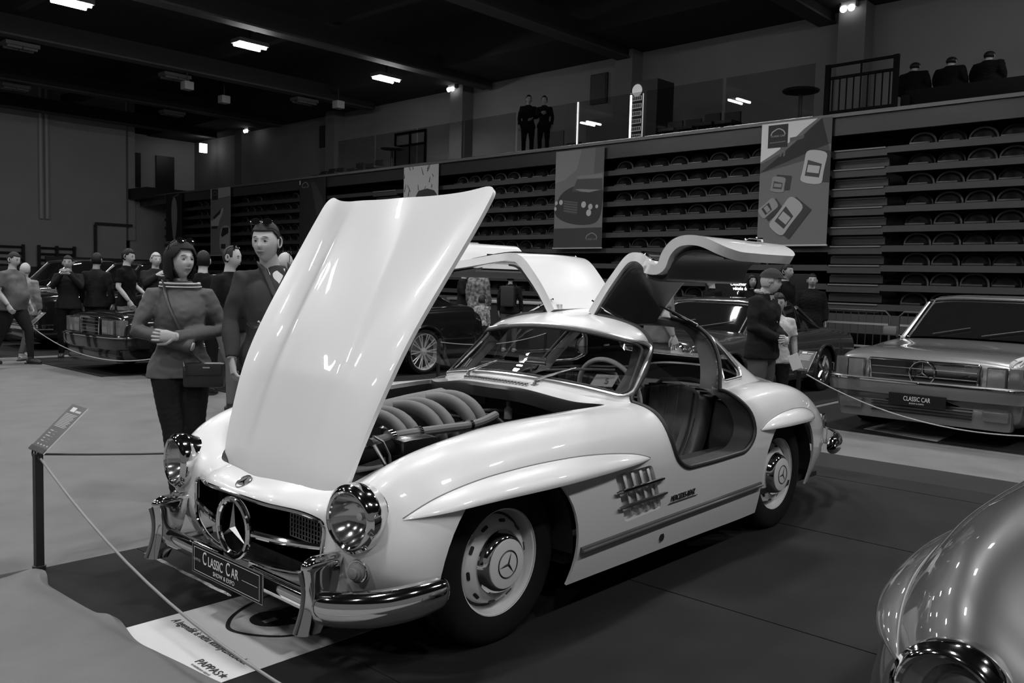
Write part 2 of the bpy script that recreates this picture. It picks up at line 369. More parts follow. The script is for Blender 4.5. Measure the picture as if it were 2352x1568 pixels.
DOORP = rpoly([(1.37,1.7),(1.365,1.26),(1.335,1.19),(1.315,1.12),(1.195,.995),(1.045,.885),(1.05,.84),(1.06,.72),(1.10,.61),(1.19,.56),(1.45,.558),(1.80,.565),(1.90,.64),(1.895,.76),(1.85,.84),(1.875,.89),(1.955,1.0),(2.01,1.10),(2.03,1.2),(2.02,1.7)],
              [0,.05,.05,.05,.05,.035,.03,.08,.08,.08,.08,.1,.08,.06,.04,.04,.06,.06,.06,0], 5)
GR = rpoly([(-.475,.545),(-.46,.37),(-.36,.335),(-.15,.322),(.15,.322),(.36,.335),(.46,.37),(.475,.545),(.36,.572),(.15,.585),(-.15,.585),(-.36,.572)], [.03,.05,.1,.1,.1,.1,.05,.03,.1,.1,.1,.1], 6)
def circ(cx, cz, r, n=40, a=0): return [(cx+r*math.cos(2*PI*k/n), cz+r*math.sin(2*PI*k/n)) for k in range(n)]
ARF = [(-.49,-.1)]+[(-.03+.388*math.cos(t), .33+.388*math.sin(t)) for t in np.linspace(PI*1.02, -.15*PI, 30)]+[(.30,-.1)]
ARR = [(2.00,-.1)]+[(2.395+.385*math.cos(t), .36+.37*math.sin(t)) for t in np.linspace(PI*1.05, -.05*PI, 30)]+[(2.70,-.1)]
COCK = rpoly([(.93,0),(1.06,.5),(1.12,.60),(2.3,.60),(2.62,.42),(2.7,0),(2.62,-.42),(2.3,-.60),(1.12,-.60),(1.06,-.5)], .06, 4)
VENT = rpoly([(.592,.612),(.885,.618),(.985,.40),(.69,.385)], .025, 4)
cs = [cutter(HOOD, .50, 1.3, 2), cutter(GR, -1.0, -.50, 0)]+[cutter(circ(s*.637, .597, .107, 40), -1.0, -.45, 0) for s in (1, -1)]
for s in (1, -1):
    a, b = (.42, 1.3) if s > 0 else (-1.3, -.42)
    cs += [cutter(ARF, a, b, 1), cutter(ARR, a, b, 1), cutter(DOORP, *((.5, 1.3) if s > 0 else (-1.3, -.5)), 1), cutter(VENT, *((.75, 1.3) if s > 0 else (-1.3, -.75)), 1)]
cs += [cutter(COCK, .5, 1.5, 2)]
cut(body, cs); bake(body, 40, cs)

# cabin shell
GN = [
 [(.80,0,.925),(.83,.22,.918),(.90,.42,.895),(.95,.54,.878),(.985,.62,.862),(1.03,.69,.84)],
 [(.86,0,.962),(.885,.22,.957),(.945,.42,.938),(.985,.55,.92),(1.02,.628,.895),(1.07,.675,.84)],
 [(1.03,0,1.10),(1.045,.22,1.094),(1.095,.415,1.072),(1.115,.545,1.045),(1.15,.625,.98),(1.16,.665,.84)],
 [(1.20,0,1.228),(1.215,.21,1.218),(1.235,.42,1.195),(1.27,.545,1.150),(1.295,.622,1.03),(1.26,.66,.84)],
 [(1.36,0,1.275),(1.37,.20,1.268),(1.385,.385,1.243),(1.40,.535,1.185),(1.40,.618,1.05),(1.38,.66,.84)],
 [(1.6,0,1.292),(1.6,.20,1.284),(1.6,.39,1.256),(1.6,.535,1.19),(1.6,.62,1.05),(1.6,.665,.84)],
 [(1.82,0,1.288),(1.82,.20,1.280),(1.82,.385,1.25),(1.82,.525,1.18),(1.82,.615,1.04),(1.82,.685,.84)],
 [(2.02,0,1.262),(2.02,.20,1.253),(2.02,.375,1.222),(2.02,.50,1.155),(2.02,.60,1.02),(2.02,.69,.84)],
 [(2.22,0,1.205),(2.22,.19,1.196),(2.22,.355,1.163),(2.22,.47,1.10),(2.22,.575,.98),(2.22,.67,.84)],
 [(2.42,0,1.12),(2.42,.18,1.11),(2.42,.33,1.075),(2.42,.44,1.02),(2.42,.55,.93),(2.42,.64,.83)],
 [(2.62,0,1.015),(2.62,.17,1.005),(2.62,.31,.975),(2.62,.42,.93),(2.62,.52,.87),(2.62,.60,.81)],
 [(2.82,0,.905),(2.82,.16,.90),(2.82,.30,.875),(2.82,.40,.84),(2.82,.49,.80),(2.82,.55,.76)]]
GG = surf(mirror_net(GN), 110, 90)
cabin = MB().grid(GG).build('roof_shell', [PAINT, BLACK], car, sharp=60)
solid(cabin, .02, off=-1, rim_mat=1, in_mat=1)
def wsout(n=40, g=0.0):
    """windshield outline in y,z"""
    lo = [(y, .955-.16*y*y+g) for y in np.linspace(-.648, .648, 13)]
    hi = [(y, 1.208-.2*y*y-g) for y in np.linspace(.578, -.578, 13)]
    return rpoly([(lo[0][0]+g, lo[0][1])]+lo[1:-1]+[(lo[-1][0]-g, lo[-1][1])]+[(hi[0][0]-g, hi[0][1])]+hi[1:-1]+[(hi[-1][0]+g, hi[-1][1])], [.045]+[.01]*11+[.045]+[.045]+[.01]*11+[.045], 4)
WS = wsout()
RWIN = rpoly([(-.42,.985),(-.2,.965),(0,.96),(.2,.965),(.42,.985),(.33,1.15),(.15,1.185),(0,1.19),(-.15,1.185),(-.33,1.15)], [.05,.1,.1,.1,.05,.06,.1,.1,.1,.06], 4)
QW = rpoly([(2.055,1.135),(1.925,.91),(2.20,.915),(2.26,.955),(2.17,1.075),(2.10,1.135)], .025, 4)
cs = [cutter(WS, .4, 1.33, 0), cutter(RWIN, 2.05, 3.2, 0)]
for s in (1, -1):
    cs += [cutter(DOORP, *((.12, 1.3) if s > 0 else (-1.3, -.12)), 1), cutter(QW, *((.3, 1.3) if s > 0 else (-1.3, -.3)), 1)]
cut(cabin, cs); bake(cabin, 40, cs)
# project an outline onto a surface grid along an axis
from mathutils.bvhtree import BVHTree
def bvh(G):
    b = MB().grid(G); return BVHTree.FromPolygons([Vector(v) for v in b.V], b.F)
BVb, BVg = bvh(BG), bvh(GG)
def hit(bv, o, d, dist=3):
    h = bv.ray_cast(Vector(o), Vector(d).normalized(), dist); return (h[0], h[1]) if h[0] is not None else (None, None)
def proj_x(bv, P, x0=.3, d=1): return [hit(bv, (x0, y, z), (d, 0, 0))[0] for y, z in P]
def trim(name, pts, r, mt, off=0, parent=car, closed=True, n=8, flat=1):
    pts = [p for p in pts if p is not None]
    return MB().tube(pts, r, n, closed=closed, cap=not closed, flat=flat).build(name, mt, parent)
def dens(P, k=3):
    out = []; N = len(P)
    for i in range(N):
        a, b = np.array(P[i]), np.array(P[(i+1) % N])
        for j in range(k): out.append(tuple(a+(b-a)*j/k))
    return out
def fill_grid(bv, P, name, mt, axis, start, dirn, n=14, off=0.0, parent=car):
    """pane: polygon P (2D) filled by rings shrinking to its centre, projected on the surface"""
    P = np.array(P); c = P.mean(0); rings = []
    for t in np.linspace(1, 0.02, n):
        row = []
        for p in P:
            q = c+(p-c)*t
            if axis == 0: o = (start, q[0], q[1]); d = (dirn, 0, 0)
            else: o = (q[0], start, q[1]); d = (0, dirn, 0)
            h, nn = hit(bv, o, d)
            if h is None: h = Vector(o)
            row.append(tuple(h+Vector(d)*off))
        rings.append(row)
    return MB().grid(np.array(rings), closev=True).build(name, mt, parent)
ws = fill_grid(BVg, dens(wsout(g=-.012), 1), 'windshield', GLASS, 0, .3, 1, off=.006)
CHR2 = mat('satin chrome', .9, .30, metal=1)
trim('windshield_chrome', proj_x(BVg, WS), .0115, CHR2)
trim('windshield_seal', proj_x(BVg, wsout(g=.012)), .008, SEAL)
fill_grid(BVg, RWIN, 'rear_window', GLASS, 0, 3.3, -1, off=.01)
trim('rear_window_chrome', proj_x(BVg, RWIN, 3.3, -1), .009, CHROME)
for s in (1, -1):
    fill_grid(BVg, QW, 'quarter_window', DGLASS if s > 0 else glass('quarter glass', .5), 1, 1.2*s, -s, off=.008)
    trim('quarter_window_chrome', [hit(BVg, (x, 1.2*s, z), (0, -s, 0))[0] for x, z in QW], .009, CHR2)
    # door aperture seal
    pts = []
    DP = [p for p in dens(DOORP, 2)]
    for x, z in DP:
        if z > 1.27: continue
        h = hit(BVb if z < .865 else BVg, (x, 1.2*s, z), (0, -s, 0))[0]
        if h is not None and abs(h.y) > .12: pts.append(h)
    k = max(range(len(pts)), key=lambda i: (pts[i]-pts[i-1]).length); pts = pts[k:]+pts[:k]
    trim('door_seal', pts, .012, SEAL, closed=False)
    # jamb: dark liner inside the aperture edge
    J = [[tuple(p), (p.x, p.y-s*.05, p.z), (1.5+(p.x-1.5)*.97, p.y-s*.12, p.z+(.0 if p.z > .7 else .0))] for p in pts]
    MB().grid(np.array(J)).build('door_jamb', mat('door jamb', .06, .6), car)

# inner wheel houses, floor, engine bay tub, radiator wall
TUB = mat('engine bay black', .012, .7)
b = MB()
b.box((.2, 0, .30), (1.3, 1.0, .02)).box((.90, 0, .56), (.02, 1.24, .54)).box((-.50, 0, .40), (.02, .9, .3))
b.box((.2, .53, .48), (1.3, .02, .42)).box((.2, -.53, .48), (1.3, .02, .42))
b.build('engine_bay', TUB, car, False)
for s in (1, -1):
    for cx in (-.03, 2.395):
        aa = np.linspace(-.1, PI+.1, 25)
        MB().grid(np.array([[(cx+.40*math.cos(a), s*(.845 if cx < 1 else .82), .34+.37*math.sin(a)), (cx+.40*math.cos(a), s*.46, .34+.37*math.sin(a)), (cx, s*.46, .34)] for a in aa])).build('wheel_house', TUB, car)
MB().box((1.7, 0, .25), (2.6, 1.55, .03)).box((-.3, 0, .24), (.7, .9, .03)).build('underbody', BLACK, car, False)

# bonnet panel: same surface, swung up about its front edge
cx0, cy0 = np.array(HOOD).mean(0)
HOODP = rpoly([(-.625,-.02),(-.625,.02),(-.60,.26),(-.525,.46),(-.10,.54),(.40,.585),(.68,.608),(.875,.612),(.80,.42),(.75,.22),(.735,0.0),(.75,-.22),(.80,-.42),(.875,-.612),(.68,-.608),(.40,-.585),(-.10,-.54),(-.525,-.46),(-.60,-.26)],
              [.02,.02,.1,.09,.1,.1,.1,.085,.1,.1,.1,.1,.1,.085,.1,.1,.1,.09,.1], 7)
hk = cutter([(cx0+(x-cx0)*.992, y*.95) for x, y in HOODP], .55, 1.3, 2)
# hood surface: denser net with twin bulges
us = np.linspace(-.70, 1.0, 90); vs = np.linspace(-.68, .68, 81)
def topz(x, y):
    h = hit(BVb, (x, y, 2), (0, 0, -1))[0]; z = h.z if h is not None else .6
    return z
HG = []
for x in us:
    row = []
    for y in vs:
        z = topz(x, max(-.565, min(.565, y)))+.25*max(0, abs(y)-.565)*.3; ay = abs(y)
        f = max(0, min(1, (x+.60)/.5)); 
        z += .034*f*math.exp(-(ay/.42)**2)+.006*f*math.exp(-((ay-.0)/.23)**6)                        # raised centre panel with soft shoulders
        z += .007*f*math.exp(-((ay-.225)/.04)**2)*(1-max(0, min(1, (x-.35)/.4)))
        row.append((x, y, z+.003))
    HG.append(row)
hood = MB().grid(np.array(HG)).build('bonnet', [PAINT, mat('bonnet underside', .35, .5)], car, sharp=60)
solid(hood, .018, off=-1, rim_mat=1, in_mat=1)
cut(hood, [hk], 'INTERSECT'); bake(hood, 50, [hk])
RH = Matrix.Translation((-.52, 0, .63))@Matrix.Rotation(math.radians(-53), 4, 'Y')@Matrix.Translation((.50, 0, -.675))
hood.data.transform(RH)
# bonnet prop
MB().tube([(-.42, -.47, .60), (-.33, -.475, .70), (-.38, -.45, .80)], .008, 8).build('bonnet_hinge', CHROMED, car)
# opening edge gutter
b = MB(); hp = dens(HOOD, 1); R_ = []
for x, y in hp:
    z = topz(x, y); nx = cx0+(x-cx0)*.975; ny = y*.965
    R_.append([(x, y, z-.001), (nx, ny, z-.018), (nx, ny, z-.07)])
b.grid(np.array(R_), closeu=True).build('bonnet_gutter', mat('gutter black', .02, .35), car)

# gullwing doors
DN = [[(x, .125, z1), (x, .28, z1-.014), (x, .42, z1-.042), (x, .54, z1-.092), (x, .60, z1-.24), (x, .640, z1-.375), (x, .70, z1-.415), (x, .80, z1-.455), (x, .865, .75), (x, .885, .66), (x, .882, .52)]
      for x, z1 in ((.90, 1.27), (1.15, 1.275), (1.4, 1.283), (1.6, 1.29), (1.82, 1.286), (2.05, 1.262), (2.2, 1.24))]
for r_ in DN:
    for k in (4, 5, 6, 7): r_[k] = (r_[k][0], r_[k][1], {4: 1.04, 5: .868, 6: .85, 7: .83}[k])
DA = math.radians(61)
for s in (1, -1):
    net = np.array(DN)
    DG = surf(net, 60, 90)
    p0 = cutter([(1.52+(x-1.52)*.988, z if z > 1.3 else .9+(z-.9)*.985) for x, z in DOORP], .1, 1.4, 1)
    p1 = cutter([(1.52+(x-1.52)*.90, z if z > 1.3 else .9+(z-.9)*.90) for x, z in DOORP], .05, 1.5, 1)
    WIN = rpoly([(1.19,.945),(1.86,.945),(1.95,1.06),(1.97,1.165),(1.385,1.165),(1.33,1.10)], .04, 4)
    wc = cutter(WIN, .3, 1.4, 1)
    door = MB().grid(DG).build('gullwing_door', [PAINT, mat('door edge shaded paint', .62, .4)], car, sharp=60)  # second slot: same paint, darkened to put shade into the door edge
    solid(door, .046, off=-1, rim_mat=1, in_mat=1)
    cut(door, [p0], 'INTERSECT'); cut(door, [wc]); bake(door, 40, [])
    liner = MB().grid(DG).build('door_liner', [LEATHER], door, sharp=60)
    liner.data.transform(Matrix.Translation((0, -.049, -.049)))
    solid(liner, .012, off=-1)
    cut(liner, [p1], 'INTERSECT'); cut(liner, [wc]); bake(liner, 40, [p0, p1, wc])
    BVd = bvh(DG)
    gl_ = fill_grid(BVd, WIN, 'door_window', GLASS, 1, 1.4, -1, off=.015, parent=door)
    tr_ = trim('window_frame', [hit(BVd, (x, 1.4, z), (0, -1, 0))[0] for x, z in WIN], .009, CHROME, parent=door)
    hd = MB().tube([(1.46, .893, .70), (1.48, .903, .70), (1.62, .905, .70), (1.64, .893, .70)], .006, 8).build('door_handle', CHROME, door)
    vn = MB().tube([(1.37, .615, .96), (1.36, .64, .96), (1.37, .66, .955), (1.42, .66, .955)], .008, 8).build('window_catch', CHROME, door)
    gp = MB().tube([(1.42, .80, .74), (1.44, .77, .74), (1.60, .77, .74), (1.62, .80, .74)], .011, 8).build('pull_handle', BLACK, door)
    T = Matrix.Translation((0, .12, 1.283))@Matrix.Rotation(DA, 4, 'X')@Matrix.Translation((0, -.12, -1.283))
    if s < 0: T = Matrix.Diagonal((1, -1, 1, 1))@T
    for o in (door, liner, gl_, tr_, hd, vn, gp):
        o.data.transform(T)
        if s < 0: o.data.flip_normals()
    for a, e in (((1.37, .35, 1.25), (1.375, .14, 1.345)), ((1.93, .48, 1.215), (1.89, .20, 1.34))):   # gas struts
        a = Vector((a[0], s*a[1], a[2])); e = Vector((e[0], s*e[1], e[2]))
        MB().tube([a, a.lerp(e, .55)], .011, 8).tube([a.lerp(e, .5), e], .006, 8).build('gas_strut', CHROME, car)
    MB().box((1.42, s*.135, 1.30), (.035, .03, .03), bev=.006).box((1.9, s*.135, 1.30), (.035, .03, .03), bev=.006).build('door_hinge', CHROMED, car)
# ---------------------------------------------------------------- wheels
TYR = [(.212, -.075), (.222, -.082), (.25, -.088), (.29, -.088), (.318, -.078), (.333, -.062), (.337, -.05), (.334, -.046), (.338, -.04), (.334, -.022), (.3385, -.018), (.3385, .018), (.334, .022), (.338, .04), (.334, .046), (.337, .05), (.333, .062), (.318, .078), (.29, .088), (.25, .088), (.222, .082), (.212, .075)]
def star3(r, h, wd, c, ax, up_, mt, name, parent, ang=0):
    """three pointed star with ridged arms, facing ax"""
    ax = Vector(ax).normalized(); up_ = Vector(up_); up_ = (up_-ax*up_.dot(ax)).normalized(); sd = up_.cross(ax); c = Vector(c); b = MB()
    for k in range(3):
        a = ang+k*2*PI/3; d = up_*math.cos(a)+sd*math.sin(a); e1 = up_*math.cos(a+PI/3)+sd*math.sin(a+PI/3); e2 = up_*math.cos(a-PI/3)+sd*math.sin(a-PI/3)
        b.add([c+ax*h, c+d*r, c+e1*wd, c+e2*wd, c-ax*h*.3], [(0, 2, 1), (0, 1, 3), (4, 1, 2), (4, 3, 1)])
    return b.build(name, mt, parent, smooth=False, fixn=True)
def make_wheel(rot=0.0):
    """wheel with its axis along local -Y (outer face towards -Y)"""
    t = D.objects.new('wheel', None); COL.objects.link(t)
    MB().lathe([(r, -h) for r, h in TYR], (0, 0, 0), (0, 1, 0), 64).build('tyre', RUBBER, t)
    rim = [(.214, .08), (.212, .072), (.205, .070), (.201, .055), (.198, .032), (.192, .018), (.184, .014), (.177, .022), (.172, .040), (.165, .055), (.154, .064), (.140, .069), (.125, .071), (.0, .068)]
    MB().lathe([(r, h) for r, h in rim], (0, 0, 0), (0, -1, 0), 64).build('rim', RIMW, t)
    MB().lathe([(.19, -.06), (.19, .02), (.0, .02)], (0, 0, 0), (0, -1, 0), 32).build('drum', BLACK, t)
    for k in range(10):
        a = rot+2*PI*k/10; c = Vector((math.sin(a)*.160, 0, math.cos(a)*.160))
        R = Matrix.Rotation(a, 3, 'Y')
        P = rpoly([(-.017, -.007), (.017, -.007), (.017, .007), (-.017, .007)], .006, 3); M_ = MB(); V = []
        tl = Matrix.Rotation(math.radians(-32), 3, 'X')
        for dy in (0, .004): V += [Vector((0, -.0585, 0))+c+R@(tl@Vector((x, -dy, z))) for x, z in P]
        n = len(P); M_.add(V, [tuple(range(n)), tuple(range(n, 2*n))[::-1]]+[(i, (i+1) % n, n+(i+1) % n, n+i) for i in range(n)])
        M_.build('vent_slot', BLACK, t, smooth=False, fixn=True)
    cap = [(.126, .068), (.127, .075), (.123, .081), (.118, .092), (.110, .104), (.101, .112), (.096, .113)]
    h = MB().lathe(cap, (0, 0, 0), (0, -1, 0), 48).build('hub_cap', CHROME, t)
    MB().lathe([(.0985, .1115), (.096, .1165), (.07, .1205), (0, .1235)], (0, 0, 0), (0, -1, 0), 48).build('hub_disc', RIMW, h)
    MB().lathe([(.050, .1215), (.0535, .1245), (.057, .1210)], (0, 0, 0), (0, -1, 0), 40).build('star_ring', BLACK, h)
    star3(.050, .004, .008, (0, -.1225, 0), (0, -1, 0), (0, 0, 1), BLACK, 'star', h, ang=rot+.2)
    return t
W0 = make_wheel(.15)
def put(o, loc, mir=False, steer=0):
    o.parent = car; o.location = loc; o.rotation_euler = (0, 0, (PI if mir else 0)+steer)
put(W0, (0, -.695, .335), steer=math.radians(0))
for loc, mir in (((2.4, -.70, .335), False), ((0, .695, .335), True), ((2.4, .70, .335), True)):
    c = copy_tree(W0); put(c, loc, mir); c.name = 'wheel'

# brows over the wheel arches
def yside(x, z, s):
    h = hit(BVb, (x, s*1.3, z), (0, -s, 0))[0]
    return abs(h.y) if h is not None else .86
def brow(name, xs, zt, zb, outw, s):
    n = 48; ts = np.linspace(0, 1, n); X_ = spl(np.array(xs)[:, None], n)[:, 0]; T_ = spl(np.array(zt)[:, None], n)[:, 0]; B_ = spl(np.array(zb)[:, None], n)[:, 0]; O_ = spl(np.array(outw)[:, None], n)[:, 0]
    G = []; edge = []
    for x, a, b, o in zip(X_, T_, B_, O_):
        o = max(o, 0.001); hgt = max(a-b, .002); row = []
        for k, (fz, fo) in enumerate(((0, -.004/max(o, .004)), (.02, .10), (.10, .32), (.25, .58), (.45, .82), (.68, .98), (.86, 1.0), (.96, .95), (1.0, .80), (1.0, .4), (.97, -.2))):
            z = a-hgt*fz; y = yside(x, a-hgt*min(fz, 1), s)+o*fo; row.append((x, s*y, z))
        G.append(row); edge.append((x, s*(yside(x, a, s)+.0015), a+.001))
    MB().grid(np.array(G)).build(name, PAINT, car, sharp=50, fixn=True)
    MB().tube(edge, .0025, 6).build('beading', mat('beading', .25, .5), car)
for s in (-1, 1):
    brow('front_wheel_brow', [-.512, -.40, -.23, -.05, .137, .36, .575, .76, .872], [.606, .662, .704, .722, .7285, .724, .707, .682, .652], [.600, .618, .635, .641, .643, .644, .645, .646, .648], [.002, .030, .055, .066, .070, .064, .052, .03, .002], s)
    brow('rear_wheel_brow', [1.965, 2.07, 2.22, 2.38, 2.54, 2.69, 2.80], [.662, .700, .726, .735, .728, .700, .655], [.656, .655, .655, .655, .653, .65, .648], [.002, .028, .048, .055, .05, .03, .002], s)
    # sill moulding and jacking point
    pts = [(x, s*(yside(x, z, s)+.004), z) for x, z in zip(np.linspace(.375, 1.995, 30), np.linspace(.322, .350, 30))]
    MB().tube(pts, .017, 8, flat=.7, upv=(0, 1, 0)).build('sill_moulding', mat('moulding grey', .09, .45), car)
    pts = [(x, y+s*.014, z) for x, y, z in pts]
    MB().tube(pts, .007, 6).build('moulding_insert', mat('moulding strip', .22, .3, metal=.6), car)
    x, z = 1.03, .245; y = yside(x, z, s)
    MB().lathe([(.02, 0), (.02, .003), (0, .003)], (x, s*y, z), (0, s, 0), 16).build('jack_hole', BLACK, car)
    # side air vent: recess with vertical fins and two bright strakes
    yv = yside(.79, .5, s)
    F = np.array(VENT); c = F.mean(0)
    MB().grid(np.array([[(x, s*(yside(x, z, s)-.001), z) for x, z in VENT], [(c[0]+(x-c[0])*.98, s*(yv-.028), c[1]+(z-c[1])*.98) for x, z in VENT], [(c[0]+(x-c[0])*.02, s*(yv-.030), c[1]) for x, z in VENT]]), closev=True).build('side_vent', mat('vent recess', .62, .5), car, fixn=True)
    def vx(u, z): # skewed vent coordinates: u 0..1 across
        t = (z-.39)/.225; return (.69+(.592-.69)*t)*(1-u)+(.985+(.885-.985)*t)*u
    for u in (.20, .42, .64, .85):
        zs = np.linspace(.405, .603, 6); yb_ = yv-.027
        V = [(vx(u, z), s*(yside(vx(u, z), z, s)-.004), z) for z in zs]+[(vx(u, z)+.055, s*yb_, z) for z in zs]
        fin_ = MB().add(V, [(i, i+1, 7+i, 6+i) for i in range(5)]).build('vent_fin', PAINT, car, sharp=60); solid(fin_, .004, off=0)
    for z0, z1 in ((.535, .545), (.463, .472)):
        pts = [(x, s*(yside(x, z, s)+.012), z) for x, z in zip(np.linspace(vx(0, z0)-.04, vx(1, z0)+.05, 14), np.linspace(z0, z1, 14))]
        MB().tube(pts, [.005]+[.009]*12+[.005], 8).build('vent_strake', CHROME if z0 > .5 else CHROMED, car)
# maker's script behind the vent
for s in (-1, 1):
    y = yside(1.15, .43, s)+.003
    text('badge_script', 'MERCEDES-BENZ', .036, frame((1.165, s*y, .43), (1 if s < 0 else -1, 0, .02), (0, -.04*s, 1)), BLACK, car, ext=.002, sx=.80, shear=.3)
    b = MB().tube([(1.04, s*y, .408), (1.30, s*y, .412)], .002, 6).build('badge_underline', CHROMED, car)

# ---------------------------------------------------------------- headlights, indicators
GLO = mat('lamp reflector', .75, .12, metal=1)
LENS = mat('ribbed lens', .9, .08, trans=1, ior=1.3)
_nt = LENS.node_tree; _w = _nt.nodes.new('ShaderNodeTexWave'); _w.inputs['Scale'].default_value = 18; _w.bands_direction = 'Y'; _b = _nt.nodes.new('ShaderNodeBump'); _b.inputs['Strength'].default_value = .5; _b.inputs['Distance'].default_value = .004
_tc = _nt.nodes.new('ShaderNodeTexCoord'); _nt.links.new(_tc.outputs['Object'], _w.inputs['Vector']); _nt.links.new(_w.outputs['Fac'], _b.inputs['Height']); _nt.links.new(_b.outputs[0], _nt.nodes['Principled BSDF'].inputs['Normal'])
LENS.use_nodes = True
LGL = glass('lamp glass', .92)
def headlight(s, yaw=.10):
    d = Vector((-1, s*yaw, .02)).normalized(); c = Vector((-.600, s*.637, .597))
    h = MB().lathe([(.108, -.12), (.112, -.03), (.121, -.012), (.125, .008), (.122, .034), (.114, .042), (.108, .050), (.101, .053), (.094, .048), (.092, .040)], c, d, 48).build('headlight_bezel', CHROME, car)
    MB().lathe([(.098, .040), (.08, .0), (.05, -.028), (.02, -.04), (0, -.042)], c, d, 40).build('reflector', GLO, h)
    MB().lathe([(.012, -.04), (.014, -.01), (0, -.006)], c, d, 12).build('bulb', mat('bulb glass', .8, .1), h)
    # lens with moulded flutes
    ax = d; u = ax.orthogonal().normalized(); v = Vector((0, 0, 1)); v = (v-ax*v.dot(ax)).normalized(); u = v.cross(ax); G = []
    for i in range(18):
        row = []
        for k in range(96):
            r = .0965*(i+.01)/17; a = 2*PI*k/96; x = r*math.cos(a); z = r*math.sin(a)
            hgt = .042+.020*(1-(r/.0965)**2)+(.0010*math.sin(x*520) if abs(z) > .008 else 0)*(1 if r < .09 else 0)
            row.append(tuple(c+ax*hgt+u*x+v*z))
        G.append(row)
    MB().grid(np.array(G), closev=True).build('headlight_lens', LGL, h)
    return h
for s in (-1, 1):
    headlight(s)
    # round indicator under the headlight, second lamp low beside the bumper
    for (x, y, z, r) in ((-.655, .665, .415, .043),):
        d = Vector((-1, s*.30, .0)).normalized(); h0 = (hit(BVb, (-2, s*y, z), (1, 0, 0))[0] or Vector((x, s*y, z)))+d*.008
        h = MB().lathe([(r, -.02), (r, .006), (r*.94, .012), (r*.82, .012), (r*.80, .006)], h0, d, 28).build('indicator_base', CHROME, car)
        MB().lathe([(r*.82, .008), (r*.8, .018), (r*.66, .022), (r*.62, .030), (r*.46, .033), (r*.42, .040), (r*.2, .043), (0, .044)], h0, d, 28).build('indicator_lens', mat('indicator glass', .45, .1, trans=.6), h)

# ---------------------------------------------------------------- grille
def xfront(y, z, off=.0):
    h = hit(BVb, (-2, y, z), (1, 0, 0))[0]; return (h.x if h is not None else -.6)-off
GS = rpoly([(-.475,.545),(-.46,.37),(-.36,.335),(-.15,.322),(.15,.322),(.36,.335),(.46,.37),(.475,.545),(.36,.572),(.15,.585),(-.15,.585),(-.36,.572)], [.03,.05,.1,.1,.1,.1,.05,.03,.1,.1,.1,.1], 6)
def bvh_mesh(o): 
    return BVHTree.FromPolygons([v.co.copy() for v in o.data.vertices], [tuple(p.vertices) for p in o.data.polygons])
gp_ = []
for y, z in GS:
    h = hit(BVb, (-2, y, z), (1, 0, 0))[0]; gp_.append((h.x-.002, y, z))
MB().tube(gp_, .008, 8, closed=True).build('grille_surround', CHROME, car)
MB().box((-.50, 0, .45), (.02, .98, .30)).build('radiator', TUB, car, False)
# mesh screen behind the bar
MESHS = mat('radiator mesh', .22, .4, metal=.5)
b = MB()
for i in range(13):
    y = -.40+.02*i
    b.tube([(-.56, y, .42), (-.56, y, .53)], .003, 4, cap=False)
for i in range(7): b.tube([(-.56, -.40, .42+.018*i), (-.56, -.16, .42+.018*i)], .003, 4, cap=False)
b.build('mesh_screen', MESHS, car)
gb = []
for y in np.linspace(-.50, .50, 31):
    gb.append((-.715+.44*y*y, y, .447+.03*y*y))
for s in (-1, 1):
    seg = [p for p in gb if p[1]*s > .10]; seg.sort(key=lambda p: abs(p[1]))
    MB().tube(seg, [.015 if abs(p[1]) < .3 else max(.008, .015-.03*(abs(p[1])-.3)) for p in seg], 10, flat=1.0).build('grille_bar', CHROME, car)
MB().lathe([(.016, 0), (.016, .012), (.008, .016), (0, .017)], (gb[0][0]+.005, -.50, .447), (-1, -.5, 0), 12).lathe([(.016, 0), (.016, .012), (.008, .016), (0, .017)], (gb[-1][0]+.005, .50, .447), (-1, .5, 0), 12).build('bar_end', CHROME, car)
ring = MB(); P_ = [(-.715, .113*math.cos(a), .447+.113*math.sin(a)) for a in np.linspace(0, 2*PI, 49)[:-1]]
gst = ring.tube(P_, .0135, 10, closed=True, flat=1.0).build('grille_star_ring', CHROME, car)
star3(.108, .018, .014, (-.715, 0, .447), (-1, 0, 0), (0, 0, 1), CHROMED, 'grille_star', gst)
# round badge on the nose
bz = hit(BVb, (-.67, 0, 2), (0, 0, -1)); h0, n0 = bz
n0 = Vector((-.55, 0, .83)).normalized(); h0 = hit(BVb, Vector((-.683, 0, .64))+n0*.3, -n0)[0]
nb = MB().lathe([(.036, -.002), (.036, .002), (.031, .004), (.030, .0025), (0, .003)], h0, n0, 32).build('nose_badge', mat('badge enamel', .08, .3), car)
MB().lathe([(.031, .004), (.0335, .0055), (.036, .003)], h0, n0, 32).build('badge_rim', CHROMED, nb)
star3(.027, .003, .005, h0+n0*.004, n0, (.83, 0, .55), CHROME, 'badge_star', nb)

